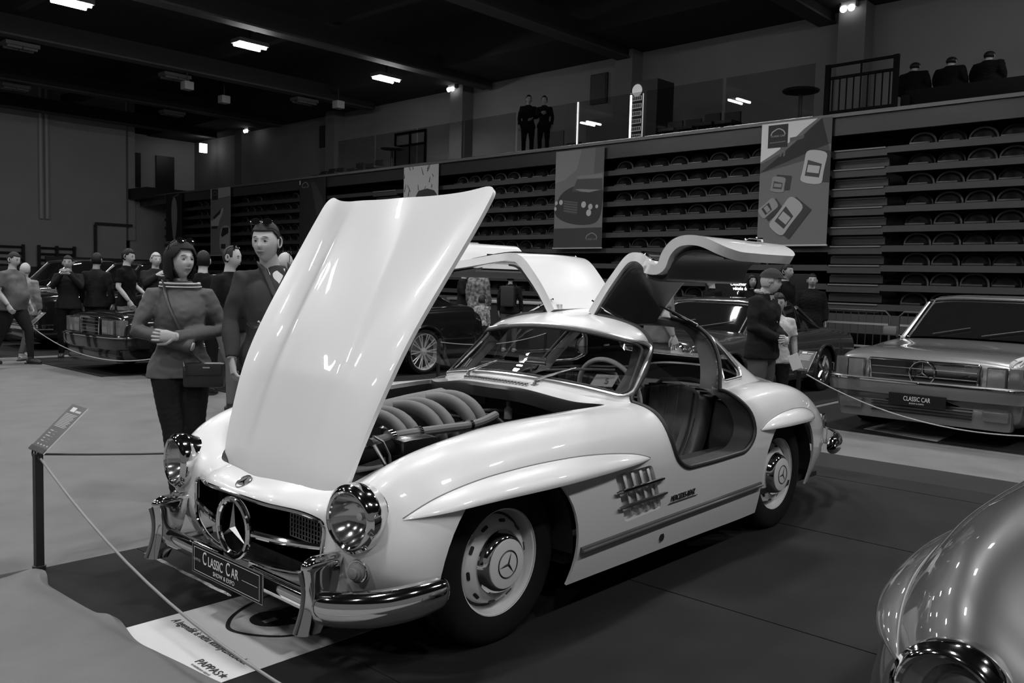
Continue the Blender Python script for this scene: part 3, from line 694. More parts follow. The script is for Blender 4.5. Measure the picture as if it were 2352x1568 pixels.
# ---------------------------------------------------------------- bumpers
def bprof(P, N_, hh, dd, flip=1):
    """bumper blade: rounded D section swept along P with outward normals N_"""
    G = []
    for p, n_, h_, d_ in zip(P, N_, hh, dd):
        p = Vector(p); n_ = Vector(n_).normalized(); row = []
        for a in np.linspace(-PI/2, PI/2, 13):
            q = p+n_*(d_*math.cos(a)**.8 if math.cos(a) > 1e-6 else 0)+Vector((0, 0, h_*math.sin(a))); row.append(tuple(q))
        row.append(tuple(p-n_*.01+Vector((0, 0, h_*.9)))); row.append(tuple(p-n_*.01-Vector((0, 0, h_*.9)))); G.append(row)
    return G
for s in (-1, 1):
    C_ = spl([(-.695, .54, .285), (-.705, .61, .29), (-.67, .70, .30), (-.61, .78, .312), (-.53, .845, .330), (-.46, .875, .345), (-.395, .888, .358)], 34)
    C_ = np.array([(x, s*y, z) for x, y, z in C_]); T_ = np.gradient(C_, axis=0); N_ = [(-abs(t[1]) if True else 0, s*abs(t[0]), 0) for t in T_]
    k = np.linspace(0, 1, 34); hh = .052+.014*np.sin(k*PI); hh[-3:] *= (.93, .75, .42); dd = .05*np.ones(34); dd[-3:] *= (.9, .7, .35)
    G = bprof(C_, N_, hh, dd)
    MB().grid(np.array(G), closev=True).build('bumper_corner', CHROME, car, fixn=True)
    # inner blade to the number plate
    C_ = np.array([(-.70, s*y, .283) for y in np.linspace(.57, .12, 12)]); N_ = [(-1, 0, 0)]*12
    MB().grid(np.array(bprof(C_, N_, .040*np.ones(12), .035*np.ones(12))), closev=True).build('bumper_blade', CHROME, car, fixn=True)
    # over-rider: tall curved guard
    G = []
    for t in np.linspace(0, 1, 22):
        z = .205+.265*t; x = -.775+.028*math.sin(t*PI)+.012*t; wv = .036-.012*math.sin(t*PI*.8); dp = .11
        if t > .86: q = (t-.86)/.14; wv *= math.sqrt(max(0, 1-q*q))*.9+.1; x += .05*q*q
        row = []
        for a in np.linspace(-PI/2, PI/2, 9):
            row.append((x-.030*math.cos(a)*(1-.5*(abs(math.sin(a))**2)), s*.565+wv*math.sin(a), z))
        row += [(x+dp*(.45+.75*t), s*.565+wv*1.0, z), (x+dp*(.45+.75*t), s*.565-wv*1.0, z)]; G.append(row)
    b = MB().grid(np.array(G), closev=True); n = len(G[0]); b.F += [tuple(range(n)), tuple(range(21*n, 22*n))[::-1]]; b.M += [0, 0]
    og = b.build('bumper_guard', CHROME, car, sharp=50, fixn=True)
    pts = [(-.808+.028*math.sin(t*PI)+.012*t, s*.565, .21+.24*t) for t in np.linspace(0, .9, 16)]
    MB().tube(pts, .007, 8).build('guard_rubber', mat('guard rubber', .10, .5), og)
    MB().tube([(-.70, s*.50, .29), (-.62, s*.47, .30), (-.56, s*.45, .31)], .016, 8).build('bumper_bracket', CHROMED, car)
# rear bumper ends
for s in (-1, 1):
    C_ = spl([(3.22, .755, .39), (3.38, .73, .39), (3.55, .65, .39), (3.70, .50, .39), (3.78, .36, .39)], 24); C_ = np.array([(x, s*y, z) for x, y, z in C_]); T_ = np.gradient(C_, axis=0)
    N_ = [(abs(t[1]), s*abs(t[0]), 0) for t in T_]; hh = .06*np.ones(24); hh[:3] *= (.3, .7, .9)
    MB().grid(np.array(bprof(C_, N_, hh, .05*np.ones(24))), closev=True).build('rear_bumper', CHROME, car, fixn=True)
    MB().box((3.80, s*.45, .43), (.09, .06, .20), bev=.02).build('rear_bumper_guard', CHROME, car)
# licence plate
pl = MB().box((-.765, -.033, .287), (.006, .52, .112)).build('number_plate', mat('plate black', .012, .6, spec=.15), car, False)
PW = mat('plate white print', .75, .5)
for a in ((.0, .048), (.0, -.048)): MB().box((-.7686, -.033, .287+a[1]), (.0006, .49, .0016)).build('plate_line', PW, pl, False)
for a in (-.245, .245): MB().box((-.7686, -.033+a, .287), (.0006, .0016, .096)).build('plate_line', PW, pl, False)
MB().box((-.765, -.033, .287), (.004, .53, .12)).build('plate_frame', CHROMED, pl, False)
def plt(y, z): return frame((-.7688, y, z), (0, -1, 0), (0, 0, 1))
text('plate_title', 'C', .074, plt(.128, .300), PW, pl, ext=.0005, sx=.62)
text('plate_title', 'LASSIC', .055, plt(.043, .295), PW, pl, ext=.0005, sx=.70)
text('plate_title', 'C', .074, plt(-.052, .300), PW, pl, ext=.0005, sx=.62)
text('plate_title', 'AR', .055, plt(-.103, .295), PW, pl, ext=.0005, sx=.75)
text('plate_subtitle', 'SHOW & EXPO', .024, plt(-.02, .257), PW, pl, ext=.0003)
text('plate_dealer', 'PAPPAS', .017, plt(.19, .285), mat('plate grey print', .3, .5), pl, ext=.0003)
MB().box((-.7686, -.21, .287), (.0006, .11, .0012)).build('plate_line', PW, pl, False)
MB().tube([(-.76, .2, .30), (-.72, .2, .30)], .008, 6).build('plate_bracket', CHROMED, pl)
MB().tube([(-.76, -.2, .30), (-.72, -.2, .30)], .008, 6).build('plate_bracket', CHROMED, pl)

# ---------------------------------------------------------------- interior
INT = mat('cabin trim dark', .022, .6); INTC = mat('cabin carpet', .03, .95, bump=.2)
MB().box((1.55, 0, .27), (1.3, 1.5, .02)).box((1.6, 0, .42), (1.2, .22, .26), bev=.03).build('cabin_floor', INTC, car, False)
for s in (-1, 1):
    # tall sill of the gullwing
    P = rpoly([(.57, .28), (.60, .50), (.66, .548), (.80, .552), (.868, .545), (.868, .28)], .03, 4)
    MB().prism([(s*y, z) for y, z in P], 1.0, 2.0, 0).build('door_sill', LEATHER, car, fixn=True)
    MB().prism(rpoly([(1.90, .28), (2.0, .28), (2.0, .80), (1.96, .80), (1.93, .70), (1.90, .58)], .02, 4), s*.60, s*.82, 1).build('rear_side_trim', LEATHER, car, fixn=True)
    MB().prism([(.90, .28), (1.10, .28), (1.03, .62), (.98, .78), (.92, .78)], s*.58, s*.80, 1).build('footwell_trim', INT, car, fixn=True)
    MB().box((1.62, s*.818, .556), (.13, .035, .006), bev=.002).build('door_latch', CHROMED, car)
# far inner side wall seen through the cabin
MB().box((2.45, 0, .60), (.04, 1.0, .40)).box((2.2, 0, .80), (.5, 1.15, .03)).build('luggage_shelf', LEATHER, car, False)
MB().grid(np.array([[(.90+.12*y*y, y, .895-.12*y*y) , (1.02+.2*y*y, y, .912-.10*y*y), (1.10+.15*y*y, y, .89-.10*y*y), (1.12+.1*y*y, y, .78)] for y in np.linspace(-.62, .62, 25)])).build('dashboard', mat('dash leather', .05, .5), car, fixn=True)
def seat(s):
    y0 = s*.355; t = D.objects.new('seat', None); COL.objects.link(t); t.parent = car
    b = MB(); G = []
    n = 41; flut = lambda u: .012*abs(math.sin(u*PI*7))**.6
    for v in np.linspace(0, 1, 20):   # backrest front
        row = []
        for u in np.linspace(0, 1, n):
            y = y0+(u-.5)*.50; wrap = .10*(2*abs(u-.5))**3
            x = 1.80+.20*v+.05*math.sin(v*PI)-wrap*(1-.3*v)-flut(u)*(1 if .08 < u < .92 else .2); z = .36+.50*v-.05*(2*abs(u-.5))**4*v
            row.append((x, y, z))
        G.append(row)
    bk = b.grid(np.array(G)).build('backrest', LEATHER, t, fixn=True); solid(bk, .09, off=1)
    bk.data.flip_normals() if bk.data.polygons[0].normal.x > 0 else None
    G = []
    for v in np.linspace(0, 1, 16):
        row = []
        for u in np.linspace(0, 1, n):
            row.append((1.33+.50*v, y0+(u-.5)*.50, .40-.05*v+.05*(2*abs(u-.5))**4+flut(u)*(1 if .1 < u < .9 else 0)+(.0 if v > .08 else -.03)))
        G.append(row)
    cu_ = MB().grid(np.array(G)).build('cushion', LEATHER, t, fixn=True); solid(cu_, .10, off=-1)
    MB().tube([(2.03, y0-.24, .80), (2.06, y0-.18, .865), (2.07, y0, .885), (2.06, y0+.18, .865), (2.03, y0+.24, .80)], .014, 8).build('piping', mat('seat piping', .06, .4), t)
for s in (-1, 1): seat(s)
# steering wheel, mirror, wipers, louvres, stickers
sc_ = Vector((1.26, -.36, .86)); ax = Vector((1, 0, .32)).normalized(); up_ = Vector((-.32, 0, 1)).normalized(); sd = Vector((0, 1, 0))
IV = mat('ivory wheel rim', .62, .35)
sw = MB().tube([sc_+(up_*math.cos(a)+sd*math.sin(a))*.195 for a in np.linspace(0, 2*PI, 49)[:-1]], .013, 10, closed=True).build('steering_wheel', IV, car)
for a in (.5*PI, 1.5*PI, PI): MB().tube([sc_-ax*.02, sc_+(up_*math.cos(a)+sd*math.sin(a))*.19], .008, 8).build('spoke', CHROMED, sw)
MB().lathe([(.045, -.04), (.045, .0), (.03, .012), (0, .015)], sc_, ax, 24).build('horn_button', BLACK, sw)
MB().tube([sc_-ax*.03, sc_-ax*.30], .022, 10).build('steering_column', BLACK, sw)
MB().tube([(1.02, -.0, .90), (1.05, 0, 1.0)], .005, 8).box((1.05, .0, 1.02), (.015, .19, .045), bev=.006).build('rear_view_mirror', CHROME, car)
# A pillar inside edges already in the shell; centre dash panel sticker
for s, y0, tip in ((1, .28, None), (-1, -.20, None)):
    p0 = hit(BVb, (.845+.05, y0, 2), (0, 0, -1))[0]; p0 = Vector((.86, y0, .935)); n_ = Vector((-.75, 0, .66))
    p1 = Vector(hit(BVg, (.3, y0-.16, 1.0), (1, 0, 0))[0])+n_*.022
    wp = MB().tube([p0+Vector((-.02, 0, -.01)), p0+Vector((-.012, 0, .012)), p0.lerp(p1, .5)+n_*.012, p1], [.012, .009, .006, .004], 8).build('wiper_arm', CHROMED, car)
    q0 = Vector(hit(BVg, (.3, y0-.02, .985), (1, 0, 0))[0])+n_*.014; q1 = Vector(hit(BVg, (.3, y0-.34, 1.005), (1, 0, 0))[0])+n_*.014
    MB().tube([q0, q0.lerp(q1, .5)+n_*.006, q1], .006, 8).build('wiper_blade', BLACK, wp)
    MB().box((p0.x-.025, y0-.01, p0.z-.018), (.045, .03, .02), bev=.005).build('wiper_spindle', CHROMED, wp)
b = MB()
for i in range(22):
    y = .26-.021*i; xb = .80+.42*y*y
    b.box((xb-.005, y, .932-.14*y*y), (.07, .013, .012), rz=.35, bev=.004)
b.build('cowl_louvres', CHROME, car)
# windscreen sticker with the figure five, small striped one on the other side
def wspt(y, z): return Vector(hit(BVg, (.3, y, z), (1, 0, 0))[0])
o = wspt(-.50, .955); fx = (wspt(-.53, .955)-wspt(-.47, .955)); fy = (wspt(-.50, .975)-wspt(-.50, .935))
st_ = MB().add([o+fx*(.9*a)+fy*b_*.9+Vector((.02, 0, 0)) for a, b_ in ((-1, -.6), (1, -.6), (1, .9), (-1, .9))], [(0, 1, 2, 3)]).build('window_sticker', mat('sticker paper', .22, .6), car, False)
text('sticker_five', '5', .05, frame(o+fx*.25+fy*.1+Vector((.015, 0, 0)), fx, fy), INK, st_, ext=.0003)
o = wspt(.46, .965); fx = (wspt(.43, .965)-wspt(.49, .965)); fy = (wspt(.46, .985)-wspt(.46, .945))
s2_ = MB().add([o+fx*(.6*a)+fy*b_*.8+Vector((.02, 0, 0)) for a, b_ in ((-1, -.6), (1, -.6), (1, .9), (-1, .9))], [(0, 1, 2, 3)]).build('dash_plaque', BLACK, car, False)
for k in (-.25, .2): MB().add([o+fx*(k+.08*a)+fy*b_*.7+Vector((.017, 0, 0)) for a, b_ in ((-1, -.6), (1, -.6), (1, .9), (-1, .9))], [(0, 1, 2, 3)]).build('plaque_stripe', mat('stripe grey', .4, .5), s2_, False)

# ---------------------------------------------------------------- engine
CAST = mat('cast alloy', .17, .62, bump=.1); ALU = mat('bright alloy', .45, .35, metal=.7)
eng = MB()
eng.box((.15, .05, .44), (.80, .30, .26), bev=.03).build('engine_block', BLACK, car)
MB().box((.22, .02, .66), (.66, .14, .12), bev=.04).build('valve_cover', ALU, car)
pm = MB().tube([(-.16, .13, .775), (-.10, .13, .782), (.3, .13, .822), (.50, .125, .840), (.58, .10, .82)], [.045, .058, .060, .058, .04], 16).build('intake_plenum', CAST, car)
for x in (.02, .085, .225, .295, .43, .50):
    z = .79+.1*x
    pts = spl([(x-.05, .12, z+.01), (x-.02, .03, z+.025), (x+.01, -.06, z+.002), (x+.03, -.13, z-.07), (x+.035, -.15, z-.17)], 14)
    MB().tube(pts, np.linspace(.036, .029, 14), 14).build('intake_runner', CAST, pm)
MB().tube(spl([(-.26, -.27, .765), (-.12, -.25, .775), (.05, -.24, .775), (.25, -.22, .768), (.42, -.21, .768), (.60, -.16, .785)], 24), .021, 10).build('fuel_rail_pipe', CAST, car)
MB().tube([(.36, -.214, .768), (.38, -.213, .768)], .025, 12).build('hose_clamp', CHROME, car)
MB().tube([(.02, -.241, .775), (.04, -.24, .775)], .027, 12).build('hose_clamp', CHROME, car)
MB().tube([(-.15, -.254, .773), (-.125, -.251, .775)], .032, 12).build('hose_clamp', CHROME, car)
MB().box((-.06, -.30, .715), (.20, .13, .13), bev=.04).build('expansion_tank', mat('black tank', .012, .25, coat=.5), car)
MB().tube([(-.40, -.26, .70), (-.15, -.28, .74)], .032, 12).build('radiator_hose', RUBBER, car)
MB().box((.1, -.40, .56), (.55, .14, .14)).build('air_box', BLACK, car, False)
MB().tube([(-.265, -.30, .80), (-.225, -.31, .775), (-.205, -.33, .72), (-.20, -.34, .64)], .011, 8, flat=.5).build('bonnet_arm', mat('bare steel', .5, .35, metal=.8), car)
MB().lathe([(.05, 0), (.05, .05), (.04, .06), (0, .06)], (.33, .33, .64), (0, 0, 1), 20).build('filler_cap', CHROMED, car)
MB().lathe([(.07, 0), (.07, .02), (.05, .04), (0, .045)], (-.05, .36, .68), (0, 0, 1), 24).build('air_cap', CHROMED, car)
for a in ([(.45, .1, .70), (.62, .05, .72), (.80, .15, .66)], [(.40, .35, .72), (.55, .38, .75), (.70, .30, .72), (.84, .2, .70)], [(.52, -.15, .64), (.60, -.05, .76), (.70, -.10, .74), (.72, -.2, .62)], [(.5, -.05, .72), (.66, .0, .78), (.86, -.1, .76), (.88, -.35, .74)], [(.55, .0, .56), (.62, -.2, .60), (.75, -.35, .6)]):
    MB().tube(spl(a, 18), .009, 8).build('cable', mat('engine cable', .04, .5), car)
MB().box((.66, -.05, .68), (.20, .10, .035), R=Matrix.Rotation(.4, 3, 'Z'), bev=.008).build('linkage_bracket', CAST, car)
MB().lathe([(.022, 0), (.022, .05), (.012, .06), (.012, .09), (0, .09)], (.78, -.08, .74), (0, 0, 1), 14).build('regulator', CAST, car)
MB().lathe([(.05, 0), (.05, .09), (.03, .1), (0, .1)], (.72, -.3, .60), (0, 0, 1), 16).build('coil', mat('dark tin', .06, .4), car)
MB().box((.886, .24, .80), (.004, .10, .05)).build('maker_plate', mat('plate tin', .10, .4), car, False)
MB().box((.886, -.34, .78), (.004, .17, .05)).build('type_plate', mat('plate tin dark', .04, .4), car, False)
MB().box((.886, .36, .81), (.02, .09, .07)).build('relay_box', mat('relay', .06, .4), car, False)
# ---------------------------------------------------------------- folded stand with seats
BAND = mat('stand fascia', .04, .5); BANDT = mat('stand tread edge', .17, .45); DEEP = mat('stand inside', .008, .9)
ROWZ = [4.03-.363*k for k in range(9)]
st = thing('folded_stand', 'long folded grandstand of dark rows below the gallery ledge', 'grandstand', (0, 0, 0))
for k, z in enumerate(ROWZ):
    for y0, y1 in ((-2.6, 2.84), (3.87, 17.4), (18.6, 33.6)):
        o = strip('row_fascia', 13.98, 14.03, y0, y1, z-.06, z+.055, BAND); o.parent = st
        o = strip('row_deck', 14.03, 14.75, y0, y1, z-.04, z-.01, DEEP); o.parent = st
    for y0, y1 in ((2.84, 3.87), (17.4, 18.6)):
        for dz, x0 in ((0, 13.96), (-.18, 14.10)):
            o = strip('aisle_tread', x0, x0+.10, y0+.03, y1-.03, z+dz+.03, z+dz+.055, BANDT); o.parent = st
            o = strip('aisle_riser', x0+.02, x0+.10, y0, y1, z+dz-.10, z+dz+.03, BAND); o.parent = st
o = strip('stand_back', 14.78, 14.84, -2.6, 33.6, .05, 4.36, DEEP); o.parent = st
o = strip('base_fascia', 13.98, 14.05, -2.6, 33.6, .62, .98, mat('stand base', .05, .6)); o.parent = st
SEATM = mat('seat plastic', .014, .35, spec=.6); SEATL = mat('seat plastic highlight', .16, .32, spec=.6)  # the paler plastic paints a highlight along the seat rims
def make_seat(mt):
    G = []
    for v in np.linspace(0, 1, 7):
        row = []
        for a in np.linspace(0, PI, 17):
            w_ = .215-.02*v; h_ = .215*(1-.15*v)
            row.append((.10-.06*math.sin(v*PI)-.0*v+.10*v*.2, w_*math.cos(a)*(1-.9*max(0, v-.80)/.2), -.02+h_*(math.sin(a)**.75 if math.sin(a) > 1e-6 else 0)*(1-.9*max(0, v-.80)/.2)))
        G.append(row)
    r = MB().tube([(.09, .225*math.cos(a), -.02+.225*(max(0, math.sin(a))**.75)) for a in np.linspace(0, PI, 17)], .022, 6).build('stadium_seat', mt)
    MB().grid(np.array(G)).build('seat_shell', SEATM, r, fixn=True)
    MB().box((.0, 0, .0), (.20, .36, .05), bev=.02).build('seat_pan', SEATM, r)
    return r
_proto = [make_seat(SEATL), make_seat(SEATM)]; _n = 0
_rows = ['top', 'second', 'third', 'fourth', 'fifth', 'sixth', 'seventh', 'eighth', 'lowest']
def seat_row(k, y0, y1, block, where):
    global _n
    y = y0; g = 'folded seats, %s row, %s' % (_rows[k], block)
    while y < y1-.2:
        src = _proto[1 if random.random() < .35 else 0]
        c = src if src.get('label') is None else copy_tree(src)
        c.location = (sx(y, 14.16), y, ROWZ[k]+.075); c.rotation_euler = (0, 0, SA)
        tag(c, 'folded seat in the %s row %s' % (_rows[k], where), 'seat', g); _n += 1
        y += .505
for k in range(9):
    seat_row(k, .28, 2.7, 'right block', 'right of the aisle and the large banner')
    seat_row(k, 5.50, 9.3, 'block between banners', 'between the two large banners')
    seat_row(k, 11.2, 15.2 if k < 6 else 13.8, 'middle block', 'left of the rally car banner')
    if k < 7: seat_row(k, 23.0, 27.3, 'left block', 'between the two narrow left banners')
for k in range(3): seat_row(k, 29.3, 31.4, 'far left block', 'beside the black banner at the far left')

# ---------------------------------------------------------------- banners
def banner(y0, y1, z0, z1, label, base, cat='banner'):
    """y0 < y1; local print coordinates u (0 left .. 1 right as seen), v (0 bottom .. 1 top)"""
    t = thing('hanging_banner', label, cat, (sx((y0+y1)/2, 13.86), (y0+y1)/2, z0), SA)
    W_, H_ = y1-y0, z1-z0
    MB().box((0, 0, H_/2), (.012, W_, H_)).build('banner_cloth', base, t, False)
    MB().tube([(-.008, -W_/2-.02, .0), (-.008, W_/2+.02, .0)], .018, 6).build('bottom_rod', mat('banner rod', .45, .4), t)
    cnt = [0]
    def pr(P, g, name='print'):
        cnt[0] += 1; x = -.0065-.0006*cnt[0]
        Q = [(x, W_/2-min(1, max(0, u))*W_, min(1, max(0, v))*H_) for u, v in P]
        o = me_obj(name, Q+[(-.004, q[1], q[2]) for q in Q], [tuple(range(len(Q)))], mat('banner grey %.3f' % g, g, .7), t, smooth=False)
        return o
    def tx(s, u, v, size, g):
        cnt[0] += 1; x = -.0065-.0006*cnt[0]
        text('print_text', s, size, frame((x, W_/2-u*W_, v*H_), (0, -1, 0), (0, 0, 1)), mat('banner grey %.3f' % g, g, .7), t, ext=.0002, shear=0)
    def logo(u, v, w_, g=.3):
        P = [(u+w_*(a-.5), v+w_*.22*b) for a, b in spl([(0, 0), (.1, .55), (.3, .85), (.5, 1.05), (.72, .9), (.92, .5), (1, 0)], 16)]
        Q = [(u+w_*(a-.5)*.9, v+w_*.22*(b-.16)) for a, b in spl([(0, 0), (.1, .55), (.3, .85), (.5, 1.05), (.72, .9), (.92, .5), (1, 0)], 16)]
        pr(P+Q[::-1], g, 'logo_arc'); tx('CLASSIC CAR', u, v-.012, w_*W_*.155, g)
    return pr, tx, logo, t
g2 = lambda d: d
# large banner of cars seen from above
pr, tx, logo, t = banner(3.86, 5.33, 2.28, 4.72, 'large grey banner with four cars seen from above, right of the raised door', mat('banner asphalt', .14, .75))
pr([(0, 1), (.80, 1), (.62, .93), (.48, .86), (.20, .755), (0, .69)], .62, 'sky_print')
pr([(.86, 1), (1, 1), (1, .80), (.62, .80), (.40, .78), (.05, .685), (0, .68), (0, .60), (.5, .66), (1, .72)], .07, 'road_print')
pr([(.42, .87), (.62, .88), (.62, .855), (.42, .835)], .10)
for u in (.29, .34): pr([(u, .80), (u+.025, .80), (u+.02, .73), (u-.005, .72)], .12)
pr([(.10, .985), (.39, .985), (.39, .80), (.10, .80)], .02, 'logo_square'); logo(.245, .905, .22, .35); pr([(.13, .845), (.36, .85), (.36, .842), (.13, .837)], .12)
def topcar(cx, cy, ang, L, w_, ga, gb):
    ca, sa_ = math.cos(ang), math.sin(ang); as_ = 1.47/2.44
    T = lambda a, b: (cx+(a*ca-b*sa_), cy+(a*sa_+b*ca)*as_)
    pr([T(L*.50+.03, -w_*.9), T(L*.5+.03, w_*.2), T(-L*.5+.03, w_*.2), T(-L*.5+.04, -w_*.9)], .035, 'car_shadow')
    pr([T(*p) for p in spl([(L*.5, -w_*.35), (L*.5, w_*.35), (L*.25, w_*.5), (-L*.25, w_*.5), (-L*.5, w_*.38), (-L*.5, -w_*.38), (-L*.25, -w_*.5), (L*.25, -w_*.5)], 24, True)], ga, 'car_body_print')
    pr([T(L*.12, -w_*.34), T(L*.2, w_*.34), T(-L*.30, w_*.34), T(-L*.30, -w_*.34)], gb, 'car_glass_print')
    pr([T(L*.05, -w_*.28), T(L*.05, w_*.28), T(-L*.18, w_*.28), T(-L*.18, -w_*.28)], ga, 'car_roof_print')
topcar(.78, .62, math.radians(80), .42, .30, .42, .05)
topcar(.28, .50, math.radians(82), .20, .20, .22, .05)
topcar(.15, .31, math.radians(38), .28, .16, .25, .03)
topcar(.42, .24, math.radians(52), .50, .26, .34, .04)
# rally car banner
pr, tx, logo, t = banner(9.38, 10.90, 2.27, 4.64, 'tall grey banner with the front of an old rally car, above the far raised door', mat('banner mid grey', .15, .75))
pr([(0, 1), (.55, 1), (.45, .80), (.2, .7), (0, .68)], .20); pr([(.83, 1), (1, 1), (1, .75), (.80, .74)], .10)
pr(spl([(.02, .42), (.05, .33), (.3, .26), (.6, .235), (.85, .25), (.97, .34), (1, .50), (.95, .60), (.55, .64), (.25, .60), (.10, .53)], 40, True), .03, 'car_print')
pr([(.36, .58), (.47, .70), (.98, .69), (.99, .57), (.6, .565)], .06, 'windscreen_print'); pr([(.45, .715), (.50, .735), (.97, .735), (.99, .70), (.9, .70), (.5, .705)], .20, 'roof_print')
pr([(.42, .60), (.55, .575), (.72, .56), (.95, .58), (.72, .59), (.55, .60)], .22, 'bonnet_glare')
pr([(.18, .50), (.50, .47), (.48, .34), (.22, .37)], .05, 'radiator_print')
for q in range(5): pr([(.20, .49-.025*q), (.49, .465-.025*q), (.49, .459-.025*q), (.20, .484-.025*q)], .14)
for u, v, r in ((.04, .47, .03), (.14, .475, .04), (.02, .41, .03), (.62, .44, .05), (.76, .415, .045), (.73, .355, .052), (.89, .415, .03)):
    pr([(u+r*math.cos(a), v+r*.66*math.sin(a)) for a in np.linspace(0, 2*PI, 15)[:-1]], .42, 'lamp_print')
pr([(0, .205), (1, .205), (1, 0), (0, 0)], .035, 'lower_band'); logo(.80, .10, .24, .2)
# pale banner mostly behind the bonnet
pr, tx, logo, t = banner(15.35, 16.92, 2.3, 4.69, 'pale banner with bare branches, its top showing above the open bonnet', mat('banner pale', .42, .75))
random.seed(5)
for q in range(16):
    u, v = random.random()*.9, .62+random.random()*.36; a = random.uniform(.9, 2.2); L_ = random.uniform(.05, .16)
    pr([(u, v), (u+.03, v), (min(1, u+L_*math.cos(a)+.015), min(1, v+L_*.6)), (min(1, max(0, u+L_*math.cos(a))), min(1, v+L_*.6))], .10, 'branch_print')
pr([(.35, .0), (.35, .62), (.45, .70), (.7, .72), (.9, .69), (1, .62), (1, 0)], .03, 'car_print')
pr, tx, logo, t = banner(21.05, 22.62, 2.3, 4.68, 'black banner with a dim crest, left of the open bonnet', mat('banner black', .018, .75))
logo(.22, .90, .28, .25); pr([(-.0, .99), (.035, .99), (.035, .93), (-.0, .93)], .75, 'edge_tag'); pr([(.45, .95), (.6, .95), (.9, .72), (.95, .40), (.7, .45)], .04)
pr, tx, logo, t = banner(27.5, 29.1, 2.12, 4.73, 'narrow grey banner with two pale cars, left of the black banner', mat('banner grey two', .22, .75))
pr([(0, 1), (.06, 1), (.06, .85), (0, .85)], .5); pr([(.07, .99), (.38, .98), (.38, .83), (.07, .83)], .03, 'logo_square'); pr([(.40, 1), (1, 1), (1, .87), (.40, .85)], .48, 'sky_print'); logo(.225, .91, .22, .3)
pr(spl([(.02, .52), (.20, .55), (.60, .70), (.62, .62), (.45, .50), (.42, .45), (.15, .42), (.03, .45)], 24, True), .55, 'car_body_print'); pr([(.12, .57), (.55, .69), (.50, .62), (.20, .54)], .03, 'car_glass_print'); pr([(.05, .44), (.38, .44), (.35, .40), (.08, .40)], .03)
pr(spl([(.50, .10), (.48, .28), (.6, .42), (.95, .42), (.98, .25), (.92, .08), (.7, .03)], 24, True), .45, 'car_body_print'); pr([(.55, .30), (.62, .41), (.92, .41), (.92, .33), (.6, .27)], .02, 'car_glass_print'); pr([(.55, .17), (.78, .17), (.78, .10), (.55, .10)], .03)
pr, tx, logo, t = banner(31.65, 33.15, 2.7, 4.72, 'black banner with a pale upright oval car print at the far left', mat('banner black', .018, .75))
pr(spl([(.48, .05), (.38, .35), (.35, .7), (.45, .9), (.62, .88), (.72, .6), (.66, .25), (.58, .06)], 28, True), .35, 'oval_car_print'); pr([(.40, .93), (.8, .99), (.82, .96), (.45, .91)], .15)

# ---------------------------------------------------------------- gallery furniture
GG2 = glass('gallery glass', .80)
def gal(x0, y, z=4.76): return (sx(y, x0), y, z)
_gw = ['nearest the gate on its left', 'second from the gate', 'below the cabinet', 'between cabinet and standing couple', 'in front of the standing couple', 'left of the standing couple', 'above the pale banner', 'farthest left one']
for i in range(8):
    y0 = 4.35+i*2.05
    t = thing('glass_panel', 'clear gallery railing panel with reflections, '+_gw[i], 'glass railing', gal(14.1, y0+1.0), SA, group=None)
    MB().box((0, 0, .55), (.016, 1.97, 1.06)).build('pane', GG2, t, False)
    MB().box((0, 0, .03), (.05, 1.97, .06)).build('shoe', CHROMED, t, False)
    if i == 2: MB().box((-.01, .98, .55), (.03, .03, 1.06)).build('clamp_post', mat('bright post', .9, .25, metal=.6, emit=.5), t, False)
# dark gate frame
t = thing('gallery_gate', 'dark metal gate with upright bars standing at the gallery edge', 'gate', gal(14.35, 3.55), SA)
GM = mat('gate black', .005, .9, spec=.1)
for y in (-.66, .66): MB().box((0, y, .52), (.08, .09, 1.10)).build('gate_post', GM, t, False)
for z in (.14, .80, 1.04): MB().box((0, 0, z), (.05, 1.3, .05)).build('gate_rail', GM, t, False)
for k in range(9): MB().box((0, -.55+.1375*k, .47), (.02, .022, .66)).build('gate_bar', GM, t, False)
MB().box((0, 0, .9), (.03, .03, .25)).build('gate_stub', GM, t, False)
# tall bar tables
for x0, y, h, lab in ((14.9, 5.02, .80, 'tall round bar table left of the gallery gate'), (15.5, 19.6, .95, 'tall round bar table far left on the gallery')):
    t = thing('bar_table', lab, 'table', gal(x0, y), 0)
    MB().lathe([(0, h-.06), (.36, h-.05), (.38, h-.02), (.36, h), (0, h)], n=28).build('table_top', BLACK, t); MB().tube([(0, 0, 0), (0, 0, h-.04)], .04, 10).build('table_stem', BLACK, t); MB().lathe([(.25, 0), (.24, .02), (0, .03)], n=20).build('table_foot', BLACK, t)
# illuminated cabinet
t = thing('display_cabinet', 'tall lit drinks cabinet with glowing shelves on the gallery', 'cabinet', gal(15.2, 9.25), SA)
MB().box((.35, 0, .82), (.7, .80, 1.64)).build('cabinet_case', mat('cabinet black', .015, .4), t, False)
LITW = mat('lit strip', 1, .5, emit=3.5); LIT2 = mat('lit shelf', .8, .5, emit=.5)
MB().box((-.01, .37, .68), (.02, .045, 1.30)).build('light_strip', LITW, t, False); MB().box((-.01, .0, .68), (.02, .02, 1.30)).build('light_edge', LIT2, t, False)
for k in range(7):
    MB().box((-.006, .19, .12+.185*k), (.012, .28, .11)).build('shelf_glow', mat('shelf glow', .6, .5, emit=.22), t, False)
    for q in range(5): MB().tube([(-.02, .08+.055*q, .08+.185*k), (-.02, .08+.055*q, .16+.185*k)], .018, 6).build('bottle_row', mat('bottle dark', .06, .3), t)
MB().lathe([(.14, 0), (.15, .02), (.12, .03), (0, .03)], (-.01, .18, 1.42), (-1, 0, 0), 24).build('round_lamp', mat('round sign', .5, .3, emit=.25), t)
